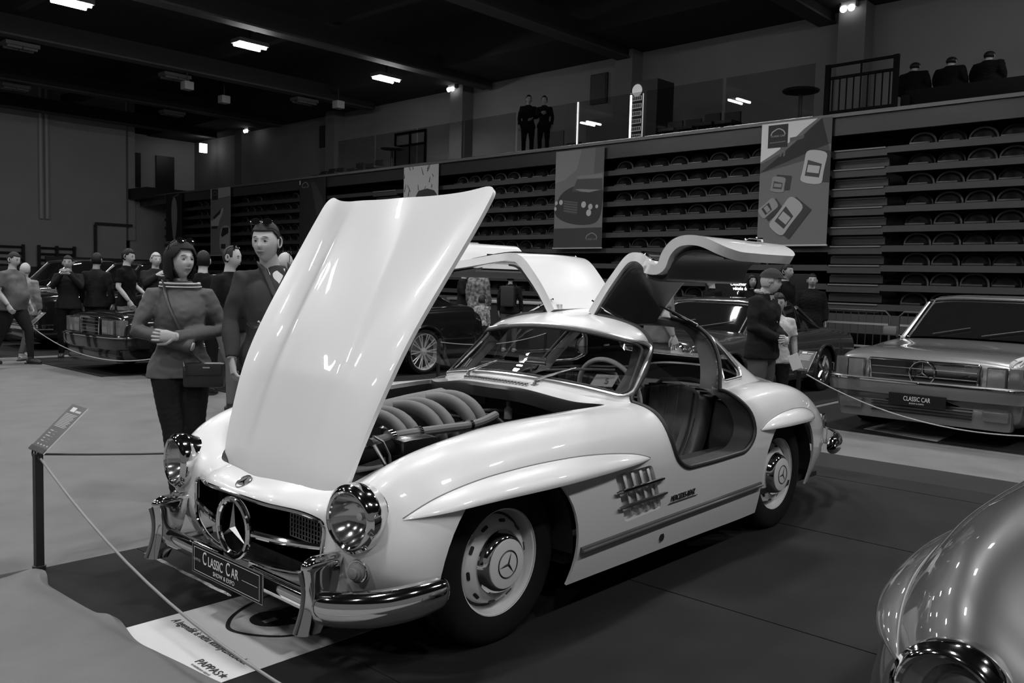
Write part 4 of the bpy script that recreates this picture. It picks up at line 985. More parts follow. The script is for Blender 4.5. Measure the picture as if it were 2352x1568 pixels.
# stacks of folded chairs in silhouette
def heap(name, label, cat, x0, y, w_, h, n=3, grp=None):
    t = thing(name, label, cat, gal(x0, y), SA, group=grp)
    for k in range(n):
        yy = -w_/2+(k+.5)*w_/n; hh = h*(.8+.2*random.random())
        MB().box((0, yy, hh*.5), (.45, w_/n*.86, hh*.15), bev=.02).box((.18, yy, hh*.78), (.06, w_/n*.82, hh*.44), bev=.02).build('chair_shell', BLACK, t)
        for s in (-1, 1):
            MB().tube([(-.18, yy+s*w_/n*.36, 0), (-.16, yy+s*w_/n*.34, hh*.5)], .014, 5).build('chair_leg', BLACK, t)
heap('chair_cluster', 'dark stacked chairs left of the tall bar table', 'chairs', 14.8, 7.4, 2.0, .62, 4)
heap('chair_cluster', 'small dark chair right of the standing couple', 'chair', 15.2, 11.6, .6, .45, 1)
heap('chair_cluster', 'dark low chairs at the left of the gallery, behind the ledge', 'chairs', 15.0, 20.4, 1.6, .55, 3)
heap('chair_cluster', 'dark low chairs farthest left on the gallery ledge', 'chairs', 15.0, 22.6, 1.5, .45, 3)
for x0, y, w_, h, lab in ((16.3, 13.3, 1.1, .95, 'plain grey board leaning behind the standing couple'), (16.0, 10.9, 1.5, 1.05, 'wide grey board standing behind the bright rail post')):
    t = boxo('leaning_board', gal(x0, y, 4.76+h/2), (.04, w_, h), mat('board grey', .14, .8)); tag(t, lab, 'board')
# framed dark panels on the back wall
for y, z, lab in ((12.5, 7.05, 'dark rectangular board on the gallery wall, right of the standing couple'), (26.7, 7.05, 'dark rectangular board on the gallery wall at the left')):
    t = thing('wall_board', lab, 'board', (sx(y, 17.56), y, z), SA); MB().box((0, 0, 0), (.05, .62, .86)).build('panel', mat('board dark', .02, .6), t, False); MB().box((-.02, 0, 0), (.03, .52, .76)).build('grid_face', mat('board grid', .035, .6), t, False)
t = thing('door_frame', 'dark doorway frame on the gallery wall above the pale banner', 'door frame', gal(17.5, 21.1), SA)
for y in (-.85, 0, .85): MB().box((0, y, .95), (.06, .05, 1.9)).build('frame_post', GM, t, False)
for z in (1.9, 1.45): MB().box((0, 0, z), (.06, 1.75, .06)).build('frame_rail', GM, t, False)
MB().box((.02, 0, .7), (.03, 1.6, 1.4)).build('frame_leaf', mat('leaf grey', .06, .7), t, False)
for k, (y, lab) in enumerate(((4.95, 'small twin emergency spotlight at the top right column'), (18.3, 'small emergency spotlight on the column above the bonnet'), (31.9, 'small emergency spotlight on the far left column'))):
    t = thing('emergency_light', lab, 'light', (sx(y, 17.0), y, 7.72), SA)
    MB().box((0, 0, .1), (.12, .34, .2), bev=.02).build('casing', mat('lamp casing', .35, .5), t)
    for s in (-1, 1): MB().lathe([(.07, 0), (.075, .05), (0, .055)], (-.06, s*.09, -.02), (-1, 0, -.4), 16).build('spot', mat('spot glow', 1, .4, emit=3), t)
t = thing('exit_sign', 'small square glowing white sign high on the far left wall', 'sign', (sx(36, 16.9), 35.9, 7.3)); MB().box((0, 0, 0), (.35, .1, .42)).build('sign_face', mat('sign glow', 1, .5, emit=4), t, False)
# roof hardware
for x, y, z, lab in ((10.8, 23.0, 7.2, 'small pale loudspeaker under the roof, left of the middle'), (12.6, 24.0, 7.2, 'small square projector box under the roof'), (15.4, 21.5, 7.2, 'narrow pale roof device above the gallery')):
    t = thing('roof_device', lab, 'device', (x, y, z)); MB().box((0, 0, 0), (.3, .3, .25), bev=.03).build('device_case', mat('device grey', .3, .5), t); MB().tube([(0, 0, .12), (0, 0, .55)], .02, 6).build('device_hanger', BLACK, t)
# left end: gallery return, openings, wall bars, dark boxes
setting(MB().box((17.0, 35.2, 4.85), (4.6, 1.8, .45)).build('trim_side_balcony', BLACK, smooth=False))
setting(MB().box((15.7, 38.2, 6.2), (1.0, .1, 1.6)).build('window_1', mat('dark opening', .015, .4), smooth=False))
setting(MB().box((17.4, 38.2, 5.9), (.9, .1, 2.2)).build('window_2', mat('dark opening', .015, .4), smooth=False))
setting(MB().box((19, 38.3, 6.2), (9, .1, 3.4)).box((17.5, 36.4, 2.3), (5.2, .1, 4.6)).build('wall_side', WALL, smooth=False))
setting(MB().box((13.2, 35.95, 1.7), (.10, .1, 3.4)).box((14.0, 35.95, 3.45), (1.6, .12, .10)).build('trim_doorway', mat('doorway edge', .05, .7), smooth=False))
for i, (x0, x1) in enumerate(((8.0, 10.3), (10.9, 12.3))):
    t = thing('wall_bars', 'dark wooden climbing bars on the left wall, '+('left' if i == 0 else 'right')+' frame', 'wall bars', ((x0+x1)/2, 35.9, 0))
    for x in (-(x1-x0)/2, 0, (x1-x0)/2): MB().box((x, 0, 1.2), (.10, .12, 2.4)).build('upright', BLACK, t, False)
    for z in (2.3, 2.05, 1.8, 1.55, 1.3, 1.05, .8, .55): MB().tube([(-(x1-x0)/2, 0, z), ((x1-x0)/2, 0, z)], .035, 6).build('rung', BLACK, t)
t = thing('equipment_case', 'black rectangular flight case with a pale label by the left wall', 'case', (9.9, 33.0, 0)); MB().box((0, 0, .75), (3.2, 1.2, 1.5), bev=.03).build('case_body', mat('case black', .012, .5), t); MB().box((.6, -.62, 1.1), (.45, .02, .4)).build('case_label', mat('label grey', .16, .5), t, False)
t = thing('notice_board', 'low black display wall with a thin pale line behind the crowd', 'display wall', (11.6, 31.5, 0)); MB().box((0, 0, .95), (4.0, .1, 1.9)).build('wall_panel', mat('case black', .012, .5), t, False); MB().box((0, -.06, 1.45), (3.6, .01, .03)).build('pale_line', mat('label grey', .16, .5), t, False)

# ---------------------------------------------------------------- barriers, glowing screen, desk
for i, y in enumerate((2.9, 1.5, .1, 4.4)):
    t = thing('crowd_barrier', 'tubular steel crowd barrier before the folded stand, '+('directly right of the bearded man', 'behind the bonnet of the grey coupe', 'behind the roof of the grey coupe', 'behind the bearded man')[i], 'barrier', (sx(y, 13.0), y, 0), SA)
    BM = mat('barrier steel', .06, .45, metal=.3); P = [(0, -.62, .15), (0, -.62, 1.0), (0, -.54, 1.08), (0, .54, 1.08), (0, .62, 1.0), (0, .62, .15)]
    MB().tube(P, .02, 8).build('frame_tube', BM, t); MB().tube([(0, -.62, .22), (0, .62, .22)], .014, 6).build('lower_rail', BM, t)
    for z in (.45, .85): MB().box((-.01, 0, z), (.01, 1.2, .035)).build('pale_band', mat('barrier band', .28, .5), t, False)
    for k in range(8): MB().tube([(0, -.48+.137*k, .22), (0, -.48+.137*k, 1.07)], .007, 5).build('bar', BM, t)
    for s in (-1, 1): MB().box((0, s*.55, .08), (.5, .05, .16)).build('foot', BM, t, False)
t = thing('text_screen', 'black screen with glowing white lines of text behind the crowd', 'screen', (12.75, 4.65, 0), -.06)
MB().box((0, 0, 1.02), (.08, 2.2, 1.36), bev=.01).build('screen_case', mat('screen black', .006, .3), t); MB().box((0, 0, .2), (.3, .5, .4)).build('screen_foot', BLACK, t, False)
TG = mat('glowing text', 1, .5, emit=2.2)
for s_, z, y in (('Oldtimer \u00e9rt\u00e9k', 1.488, .24), ('v\u00e9tele \u00e9s ad\u00e1s', 1.405, .21), ('\u00faton \u00fatf\u00e9l', 1.325, .19), ('. Autok', 1.405, -.50), ('k\u00f6r', 1.325, -.48)): text('glowing_line', s_, .092, frame((-.046, y, z), (0, -1, 0), (0, 0, 1)), TG, t, ext=.002)
t = thing('counter_desk', 'pale topped counter desk the smiling woman leans on', 'desk', (11.45, 9.3, 0), .35)
MB().box((0, 0, .98), (.7, 1.9, .05), bev=.01).build('desk_top', mat('desk top', .35, .5), t); MB().box((0, 0, .48), (.6, 1.8, .95)).build('desk_front', mat('desk dark', .03, .5), t, False)
t = thing('counter_desk', 'second low counter behind the woman with the backpack', 'desk', (12.3, 11.5, 0), .3); MB().box((0, 0, .98), (.6, 1.5, .05)).build('desk_top', mat('desk top dim', .12, .5), t); MB().box((0, 0, .48), (.5, 1.4, .95)).build('desk_front', mat('desk dark', .03, .5), t, False)

# ---------------------------------------------------------------- mats of the other exhibits
def rect(x0, y0, x1, y1): return [(x0, y0), (x1, y0), (x1, y1), (x0, y1)]
mat_piece('floor_mat', rect(6.38, -3.5, 12.4, 1.25), .008, DARKC, 'dark carpet under the grey coupe on the right')
mat_piece('floor_mat', rect(5.9, 1.35, 12.4, 5.2), .008, DARKC, 'dark carpet under the dark sedan behind the gullwing car')
mat_piece('floor_mat', rect(2.4, 8.9, 7.9, 11.9), .008, DARKC, 'dark carpet under the black sedan at the left')
mat_piece('floor_mat', rect(2.2, 12.3, 8.4, 19.5), .008, DARKC, 'dark carpet under the old cars at the far left')
mat_piece('floor_mat', rect(2.9, 5.9, 9.6, 8.8), .008, DARKC, 'dark carpet under the black car behind the open bonnet')
mat_piece('floor_mat', rect(9.0, 7.2, 12.6, 12.8), .008, DARKC, 'dark carpet where the camouflage jacket man and child stand')
mat_piece('floor_mat', rect(6.1, 9.4, 8.6, 12.0), .009, DARKC, 'dark carpet strip seen through the windscreen')
mat_piece('floor_mat', [(7.33, -.48), (6.40, -.52), (6.58, .25), (8.2, .18)], .011, WHP, 'pale printed sheet on the floor before the grey coupe', 'floor sticker')
setting(MB().box((6.36, -1.2, .002), (.04, 5, .006)).build('trim_mat_edge', BLACK, smooth=False))
t = MB().grid(np.array([[(-.512+.003*math.sin(k), 1.235-.04*k, .0095), (-.492+.003*math.sin(k*1.7), 1.235-.04*k, .0095)] for k in range(22)])).build('tape_strip', mat('silver tape', .5, .25, metal=.5, noise=(9, .05)))
tag(t, 'worn silver tape strip on the dark mat left of the number plate', 'tape')

# ---------------------------------------------------------------- rope posts with info signs
def info_post(name, label, x, y, h, facing, lit=1):
    t = thing(name, label, 'sign post', (x, y, 0), facing)
    MB().box((0, 0, h/2), (.036, .036, h)).build('post', mat('post black', .012, .5), t, False); MB().lathe([(.03, 0), (.03, .03), (0, .035)], n=16).build('post_base', BLACK, t)
    for s in (-1, 1):
        P = [(-.005+.0*s, s*.035+.020*math.cos(a)*1.0, h-.005+.020*math.sin(a)) for a in np.linspace(0, 2*PI, 17)[:-1]]
        MB().tube(P, .0045, 6, closed=True).build('rope_eye', BLACK, t)
    # 45 degree board
    w_, L_ = .187, .283; R = Matrix.Rotation(-math.radians(44), 3, 'Y'); o = Vector((-.01, 0, h+.012))
    q = lambda u, v, k=0: o+R@Vector((v*L_, -u*w_, k))
    def panel(nm, u0, v0, u1, v1, k, mt, th=.001):
        V = [q(u0, v0, k), q(u1, v0, k), q(u1, v1, k), q(u0, v1, k)]+[q(u0, v0, k-th), q(u1, v0, k-th), q(u1, v1, k-th), q(u0, v1, k-th)]
        return me_obj(nm, V, [(0, 1, 2, 3), (7, 6, 5, 4), (0, 4, 5, 1), (1, 5, 6, 2), (2, 6, 7, 3), (3, 7, 4, 0)], mt, t, smooth=False)
    PT = mat('sign print', .42, .6)
    b_ = panel('sign_board', -.5, 0, .5, 1, 0, mat('sign dark', .055, .45), .004); panel('sign_edge', .5, 0, .515, 1, 0, mat('sign edge', .6, .4), .005); panel('clamp_bar', -.5, 0, .5, .09, .003, BLACK)
    panel('logo_print', -.28, .86, .0, .95, .0006, mat('sign white', .6, .6)); panel('title_print', .05, .86, .38, .90, .0006, PT)
    for k in range(11): panel('text_line', -.36, .80-.027*k, .36-.05*(k % 3), .811-.027*k, .0006, PT)
    for k, (a, b) in enumerate(((-.3, -.1), (-.3, -.15), (-.3, -.05), (-.3, -.2), (-.3, -.12))): panel('data_line', a, .43-.055*k, b, .445-.055*k, .0006, PT); panel('data_value', -.02, .43-.055*k, .14, .44-.055*k, .0006, mat('sign dim print', .2, .6))
    for k in range(4): panel('small_mark', -.30+.2*k, .13, -.22+.2*k, .155, .0006, PT)
    return t
info_post('sign_post', 'slim black rope post with tilted dark info board in the left foreground', -.977, 1.323, .57, 0)
info_post('sign_post', 'small black rope post with tilted board before the grey T-shirt man, far left', 2.33, 11.32, .56, 0)
info_post('sign_post', 'black rope post with tilted dark board left of the grey coupe', 6.15, .78, .58, 0)
def rope(label, a, b, sag, r=.006, m_=None, n=24):
    a, b = Vector(a), Vector(b); P = [a.lerp(b, k/(n-1))-Vector((0, 0, sag*4*(k/(n-1))*(1-k/(n-1)))) for k in range(n)]
    return tag(MB().tube(P, r, 8).build('barrier_rope', m_ or mat('grey rope', .22, .6)), label, 'rope')
rope('thin grey rope sagging across the left foreground over the floor sticker', (-.985, 1.26, .555), (-.98, -2.9, .56), .40, .0055)
rope('thin dark rope running from the front post behind the white car', (-.96, 1.355, .56), (4.4, 1.36, .56), .19, .0055, mat('dark rope', .05, .6))
rope('thin pale rope in front of the black sedan at the left', (2.33, 11.25, .55), (2.35, 6.4, .55), .29, .006, mat('pale rope', .4, .6))
rope('thin pale rope in front of the grey coupe', (6.15, .70, .56), (6.2, -2.6, .56), .38, .006, mat('pale rope', .4, .6))
rope('thin pale rope behind the gullwing car above the alloy wheel', (5.9, 6.0, .55), (8.6, 6.3, .58), .10, .006, mat('pale rope', .4, .6))

def plain_post(label, x, y, h=.58):
    t = thing('rope_post', label, 'post', (x, y, 0)); MB().box((0, 0, h/2), (.036, .036, h)).build('post', mat('post black', .012, .5), t, False); MB().lathe([(.12, 0), (.12, .008), (0, .01)], n=24).build('post_base', BLACK, t)
for x, y, l in ((4.43, 1.36, 'black rope post hidden behind the tail of the white car'), (-.98, -2.94, 'black rope post just outside the left foreground'), (2.35, 6.36, 'black rope post behind the man in the dark shirt'), (6.2, -2.64, 'black rope post outside the frame beside the grey coupe'), (5.88, 5.98, 'black rope post left of the alloy wheel'), (8.62, 6.32, 'black rope post seen past the windscreen corner')): plain_post(l, x, y)
# ---------------------------------------------------------------- other cars
DWIN = mat('dark car window', .008, .04, coat=1, spec=.7)
def sedan(name, label, loc, rz, p):
    """saloon or coupe; x to the rear from the front bumper, L long, W wide"""
    L, W, H = p['L'], p['W'], p['H']; hw = W/2; hz, bz = p['hood'], p['belt']; fx, rx = p['axles']; PT = p['paint']
    root = thing(name, label, 'car', loc, rz)
    tz = p.get('trunk', hz); xc, xw, xr, xb = p['cabin']      # cowl, windscreen top, rear window top, rear window base
    rows = []
    fr = p.get('front', .60); rnd = p.get('round', 1.0)
    xs_ = [0, .02, .10, .45, xc*.6, xc, (xc+xb)/2, xb, xb+(L-xb)*.5, L-.20, L-.05, L]
    zs_ = [fr-.06, fr, fr+.07, (fr+.07+hz)/2+.01, hz-.015, hz+.03, bz, tz+.03, tz, tz-.04, tz-.10, tz-.22]
    ws_ = [hw*.86, hw*.91, hw*.95, hw*.985, hw, hw, hw, hw, hw*.99, hw*.96, hw*.93, hw*.88]
    for i, (x, z, w_) in enumerate(zip(xs_, zs_, ws_)):
        cr = p.get('crown', .03)
        zb = .22 if 1 < i < 10 else .30
        rows.append([(x, 0, z+(cr if 1 < i < 10 else 0)), (x, w_*.5, z+cr*.8*(1 if 1 < i < 10 else 0)), (x, w_*.86, z), (x+.0, w_*.965, z-.045), (x, w_, z-.13), (x, w_*1.012, (z+zb)/2-.02), (x, w_*1.0, zb+.10), (x, w_*.95, zb), (x, w_*.80, zb-.02)])
    net = np.array(rows); k = np.linspace(0, 1, len(rows))
    G = surf(mirror_net(rows), 240, 150)
    # close the ends
    G0 = G[0].copy(); G0[:, 0] += .0; c0 = np.array([0.0, 0, fr-.25]); G1 = G[-1]; c1 = np.array([L, 0, .5])
    F0 = np.stack([c0+(G0-c0)*t+np.array([-.03*(1-t*t), 0, 0]) for t in (0.01, .4, .75, .93)]); F1 = np.stack([c1+(G1-c1)*t+np.array([.03*(1-t*t), 0, 0]) for t in (.93, .6, .01)])
    A_ = np.concatenate([F0, G, F1]); n_, k_ = A_.shape[:2]; ar = .352*p.get('ws', 1); zc_ = .315*p.get('ws', 1); F = []
    for a in range(n_-1):
        for b in range(k_-1):
            c_ = (A_[a, b]+A_[a+1, b]+A_[a+1, b+1]+A_[a, b+1])/4
            if abs(c_[1]) > hw*.72 and c_[2] < zc_+ar and any((c_[0]-q)**2+(max(c_[2]-zc_, 0))**2 < ar*ar for q in (fx, rx)): continue
            F.append((a*k_+b, (a+1)*k_+b, (a+1)*k_+b+1, a*k_+b+1))
    bd = me_obj('body', A_.reshape(-1, 3), F, [PT], root, sharp=50)
    BVs = BVHTree.FromPolygons([Vector(v) for v in A_.reshape(-1, 3)], [(a*k_+b, (a+1)*k_+b, (a+1)*k_+b+1, a*k_+b+1) for a in range(n_-1) for b in range(k_-1)])
    for cx in (fx, rx):
        for s in (1, -1):
            pts = []
            for a in np.linspace(-.35, PI+.35, 33):
                x, z = cx+ar*math.cos(a), zc_+ar*max(math.sin(a), -.34); h_ = BVs.ray_cast(Vector((x, s*1.5, max(z, .24))), Vector((0, -s, 0)), 2)[0]
                if h_: pts.append((x, h_.y, z))
            MB().tube(pts, .022, 6, upv=(0, 1, 0)).build('arch_lip', PT, root)
    MB().box((L/2, 0, .27), (L-.5, W-.55, .12)).build('underbody', BLACK, root, False)
    for cx in (fx, rx):
        for s in (1, -1): MB().box((cx, s*(hw-.31), .42), (.74, .02, .46)).build('wheel_well', BLACK, root, False)
    # glasshouse
    tw = p.get('topw', .74)*hw; cab = []
    for x, z, w0, w1 in ((xc, bz+.01, hw*.80, hw*.86), (xc+.02, bz+.03, hw*.80, hw*.88), (xw, H-.035, tw*.97, hw*.93), (xw+.25, H-.005, tw, hw*.93), ((xw+xr)/2, H, tw, hw*.93), (xr-.15, H-.01, tw, hw*.93), (xr, H-.05, tw*.96, hw*.93), (xb-.03, tz+.05, hw*.76, hw*.86), (xb, tz+.03, hw*.76, hw*.84)):
        zb = min(bz, z-.01) if xw <= x <= xr else z-.02
        cab.append([(x, 0, z+.012), (x, w0*.6, z+.008), (x, w0*.90, z-.012), (x, w0, z-.04), (x, (w0+w1)/2, (z+zb)/2-.01), (x, w1, zb-.02)])
    A = np.array(cab); fine = []
    for i in range(len(A)-1):
        for t in np.linspace(0, 1, 6)[:-1]: fine.append(A[i]*(1-t)+A[i+1]*t)
    fine.append(A[-1]); fine = np.array(fine); full = mirror_net(fine)
    full = np.swapaxes(spl(np.swapaxes(full, 0, 1), 61), 0, 1)
    MB().grid(full).build('window_glass', DWIN, root, sharp=40)
    BVc = bvh(full)
    # roof skin slightly proud and pillars
    m_ = [r for r in full if xw-.02 <= r[0][0] <= xr+.02]; R_ = []
    for r in m_:
        q = r[18:43].copy(); q[:, 2] += .008; R_.append(q)
    ro = MB().grid(np.array(R_)).build('roof', PT, root); solid(ro, .012, off=1)
    def on_side(x, f, s):
        i = min(range(len(full)), key=lambda i: abs(full[i][0][0]-x)); r = full[i]; j = int(round(30+s*f*30)); return tuple(Vector(r[j])+Vector((0, 0, .004)))
    for s in (1, -1):
        e = lambda a, b, f0=None: [tuple(full[i][int(30+s*fq)]) for i, fq in a]
        n_ = len(full); iw = 10; ir = min(range(n_), key=lambda i: abs(full[i][0][0]-xr)); 
        jr = 18
        MB().tube([tuple(full[i][30+s*jr]) for i in range(0, iw+1)], .028, 6, flat=.7).build('windscreen_pillar', PT, root)
        MB().tube([tuple(full[i][30+s*jr]) for i in range(ir, n_)], .045, 6, flat=.7).build('rear_pillar', PT, root)
        MB().tube([tuple(full[i][30+s*(jr-6)]) for i in range(0, iw+1)], .012, 6).build('windscreen_trim', CHROMED, root)
        MB().tube([tuple(full[i][30+s*29]) for i in range(4, ir+6)], .012, 6).build('belt_trim', CHROMED, root)
        if p.get('bpillar', 1):
            i0 = min(range(n_), key=lambda i: abs(full[i][0][0]-(xw+xr)/2)); MB().tube([tuple(full[i0][30+s*j]) for j in (16, 20, 24, 29)], .028, 6, flat=.7).build('door_pillar', PT, root)
    MB().tube([tuple(full[iw][j]+np.array([0, 0, .006])) for j in range(14, 47, 2)], .012, 6).build('windscreen_top_trim', CHROMED, root)
    # wheels
    for cx in (fx, rx):
        for s in (-1, 1):
            wl = D.objects.new('wheel', None); COL.objects.link(wl); wl.parent = root; ws_k = p.get('ws', 1); wl.location = (cx, s*(hw-.115), .315*ws_k); wl.scale = (ws_k,)*3; wl.rotation_euler = (0, 0, 0 if s < 0 else PI)
            r0 = p.get('rim', .20)
            MB().lathe([(r0, -.09), (.27, -.10), (.305, -.085), (.315, -.05), (.315, .05), (.305, .085), (.27, .10), (r0, .09)], axis=(0, 1, 0), n=40).build('tyre', RUBBER, wl)
            RM = p.get('rimmat', CHROMED)
            MB().lathe([(r0+.005, .088), (r0-.01, .085), (r0-.02, .03), (r0-.03, .02)], axis=(0, -1, 0), n=40).build('rim', RM, wl)
            MB().lathe([(r0, .01), (0, .01)], axis=(0, -1, 0), n=30).build('brake_disc', BLACK, wl)
            ns = p.get('spokes', 5)
            for q in range(ns):
                a = 2*PI*q/ns+.3
                if p.get('split'):
                    for da in (-.10, .10): MB().tube([(.03*math.sin(a), -.055, .03*math.cos(a)), ((r0-.01)*math.sin(a+da), -.082, (r0-.01)*math.cos(a+da))], .008, 5).build('spoke', RM, wl)
                else: MB().tube([(.04*math.sin(a), -.06, .04*math.cos(a)), ((r0-.01)*math.sin(a), -.075, (r0-.01)*math.cos(a))], [.035, .026], 6, flat=.6).build('spoke', RM, wl)
            MB().lathe([(.055, .05), (.05, .075), (0, .082)], axis=(0, -1, 0), n=20).build('hub', RM, wl)
    # front end
    zf = fr; gw, gh, gz = p['grille']
    gx = -.035
    gr = MB().box((gx+.01, 0, gz), (.05, gw, gh), bev=.01).build('grille', BLACKG, root)
    P = rpoly([(-gw/2, gz+gh/2), (gw/2, gz+gh/2), (gw/2*.94, gz-gh/2), (-gw/2*.94, gz-gh/2)], .02, 3)
    MB().tube([(gx-.018, a, b) for a, b in P], .011, 6, closed=True).build('grille_frame', CHROME, gr)
    for q in range(p.get('bars', 3)):
        z = gz-gh/2+gh*(q+1)/(p.get('bars', 3)+1); MB().box((gx-.02, 0, z), (.012, gw*.94, .009)).build('grille_bar', CHROMED, gr, False)
    if p.get('star', 0):
        r_ = p['star']; sg = MB().tube([(gx-.035, r_*math.cos(a), gz+r_*math.sin(a)) for a in np.linspace(0, 2*PI, 41)[:-1]], .009, 8, closed=True).build('grille_star', CHROME, gr)
        star3(r_*.96, .012, .010, (gx-.035, 0, gz), (-1, 0, 0), (0, 0, 1), CHROME, 'star_arms', sg)
    for s in (-1, 1):
        if p.get('lamps') == 'round':
            for (yy, zz, rr) in p['round_lamps']:
                h = MB().lathe([(rr*1.02, -.12), (rr*1.1, .01), (rr, .03), (rr*.9, .02)], (p.get('lampx', .0), s*yy, zz), (-1, 0, 0), 28).build('headlight', CHROME, root)
                MB().lathe([(rr*.9, .015), (rr*.6, .035), (0, .045)], (p.get('lampx', .0), s*yy, zz), (-1, 0, 0), 28).build('headlight_lens', mat('far lens', .55, .12, coat=1), h)
        else:
            y0, y1 = gw/2+.045, hw*.90; lh = gh*.92
            h = MB().box((-.012, s*(y0+y1-.10)/2, gz), (.06, y1-.10-y0, lh), bev=.012).build('headlight', mat('lamp housing dark', .05, .2, coat=1), root)
            MB().box((-.045, s*(y0+y1-.10)/2, gz), (.02, (y1-.10-y0)*.88, lh*.86), bev=.008).build('headlight_lens', mat('far lens sq', .17, .10, coat=1), h)
            MB().box((.03, s*(y1-.03), gz), (.12, .12, lh), bev=.02).build('indicator', mat('far indicator', .12, .15, coat=1), root)
    bw = hw*1.02; bz_ = p.get('bumper', (.47, .20)); xe = min(.55, fx-.46); C_ = [(xe, -bw, bz_[0])]+[(.12, -bw*.985, bz_[0]), (-.05, -bw*.90, bz_[0]), (-.11, -bw*.55, bz_[0]), (-.13, 0, bz_[0]), (-.11, bw*.55, bz_[0]), (-.05, bw*.90, bz_[0]), (.12, bw*.985, bz_[0]), (xe, bw, bz_[0])]
    C_ = spl(C_, 50); G_ = []
    for q in C_:
        h_ = bz_[1]/2; n_ = Vector((q[0]-.8, q[1], 0)).normalized(); v = Vector(q)
        G_.append([tuple(v+n_*a+Vector((0, 0, b*h_))) for a, b in ((-.12, 1), (0, 1), (.028, .75), (.032, .0), (.025, -.8), (-.02, -1), (-.12, -1))])
    MB().grid(np.array(G_), closev=True).build('bumper', p.get('bumpmat', PT), root, fixn=True)
    MB().tube([tuple(Vector(q)+Vector((q[0]-.8, q[1], 0)).normalized()*.03+Vector((0, 0, bz_[1]*.36))) for q in C_], .012, 6).build('bumper_trim', CHROME, root)
    if p.get('apron', 1): MB().box((.05, 0, .27), (.20, W*.86, .20), bev=.05).build('front_apron', PT, root)
    if p.get('fog'):
        for s in (-1, 1): MB().box((-.07, s*hw*.72, .315), (.06, .22, .10), bev=.015).build('fog_lamp', mat('fog lens', .12, .12, coat=1), root)
        for k_ in range(4): MB().box((-.07, 0, .26+.03*k_), (.04, hw*1.0, .008)).build('apron_slat', BLACK, root, False)
    for s in (-1, 1):
        MB().box((xc+.35, s*(hw+.07), bz+.05), (.10, .16, .10), bev=.03).build('door_mirror', PT, root)
        MB().box((fx+1.35, s*(hw*1.01+.008), bz-.14), (.16, .02, .025), bev=.006).build('door_handle', CHROMED, root)
        MB().box(((fx+rx)/2, s*(hw*1.012), .40), (rx-fx-.85, .02, .05), bev=.006).build('side_strip', p.get('stripmat', BLACK), root)
    if p.get('plate'):
        q = MB().box((-.175, 0, p['plate']), (.012, .52, .115)).build('number_plate', mat('plate black', .012, .6, spec=.15), root, False)
        text('plate_title', 'CLASSIC CAR', .062, frame((-.1825, 0, p['plate']+.01), (0, -1, 0), (0, 0, 1)), PW, q, ext=.0005, sx=.66); text('plate_subtitle', 'SHOW & EXPO', .02, frame((-.1825, 0, p['plate']-.032), (0, -1, 0), (0, 0, 1)), PW, q, ext=.0005)
    # wipers
    MB().tube([(xc-.02, -.1, bz+.05), (xc+.12, -.5, bz+.13)], .008, 5).tube([(xc-.02, .4, bz+.05), (xc+.12, .05, bz+.13)], .008, 5).build('wipers', BLACK, root)
    return root
MET = mat('grey metallic', .24, .30, metal=.55, coat=1); BLK = mat('black car paint', .008, .15, coat=1); DKG = mat('dark sedan paint', .035, .22, coat=1)
sedan('coupe', 'grey metallic two-door coupe with a large star grille facing the camera, right', (6.42, -.36, 0), 0.0,
      dict(L=4.91, W=1.83, H=1.385, hood=.86, belt=.92, trunk=.90, axles=(.88, 3.73), cabin=(1.55, 2.20, 3.15, 3.95), paint=MET, front=.72, grille=(1.02, .22, .66), bars=2, star=.115, bumper=(.50, .16), fog=1, plate=.40, bpillar=0, rim=.19))
sedan('sedan', 'dark sedan seen behind the gullwing tail and the man in the flat cap', (5.95, 2.78, 0), 0.0,
      dict(L=4.75, W=1.78, H=1.265, hood=.83, belt=.87, trunk=.85, axles=(.85, 3.55), cabin=(1.45, 1.95, 3.05, 3.75), paint=DKG, front=.72, grille=(.50, .34, .68), bars=5, lamps='round', round_lamps=((.62, .66, .13),), bumper=(.44, .12), bumpmat=CHROME))
sedan('sedan', 'glossy black sedan facing left behind the woman, far left', (2.55, 9.5, 0), .05,
      dict(L=4.74, W=1.74, H=1.42, hood=.84, belt=.92, trunk=.92, axles=(.82, 3.60), cabin=(1.40, 2.00, 3.25, 3.90), paint=BLK, front=.74, grille=(.56, .24, .66), bars=4, star=0, bumper=(.46, .20), rim=.19, rimmat=mat('silver wheel', .45, .35, metal=.4)))
sedan('coupe', 'modern black car with multi-spoke alloy wheels behind the open bonnet', (3.2, 7.55, 0), 0.0,
      dict(L=4.3, W=1.86, H=1.42, hood=.90, belt=.98, trunk=1.00, axles=(.82, 3.01), cabin=(1.25, 1.95, 3.05, 3.8), paint=BLK, front=.70, grille=(.9, .20, .58), bars=2, bumper=(.42, .24), rim=.25, ws=1.1, spokes=10, split=1, rimmat=mat('pale wheel', .6, .35, metal=.3)))
sedan('vintage_sedan', 'black vintage car with big round chrome headlights behind the black sedan', (3.0, 13.95, 0), 0.0,
      dict(L=4.4, W=1.74, H=1.60, hood=1.02, belt=1.08, trunk=.95, axles=(.75, 3.35), cabin=(1.50, 1.95, 3.0, 3.9), paint=BLK, front=.86, grille=(.40, .50, .72), bars=6, lamps='round', round_lamps=((.58, .80, .125), (.30, .60, .07)), lampx=-.06, bumper=(.42, .10), bumpmat=CHROME))
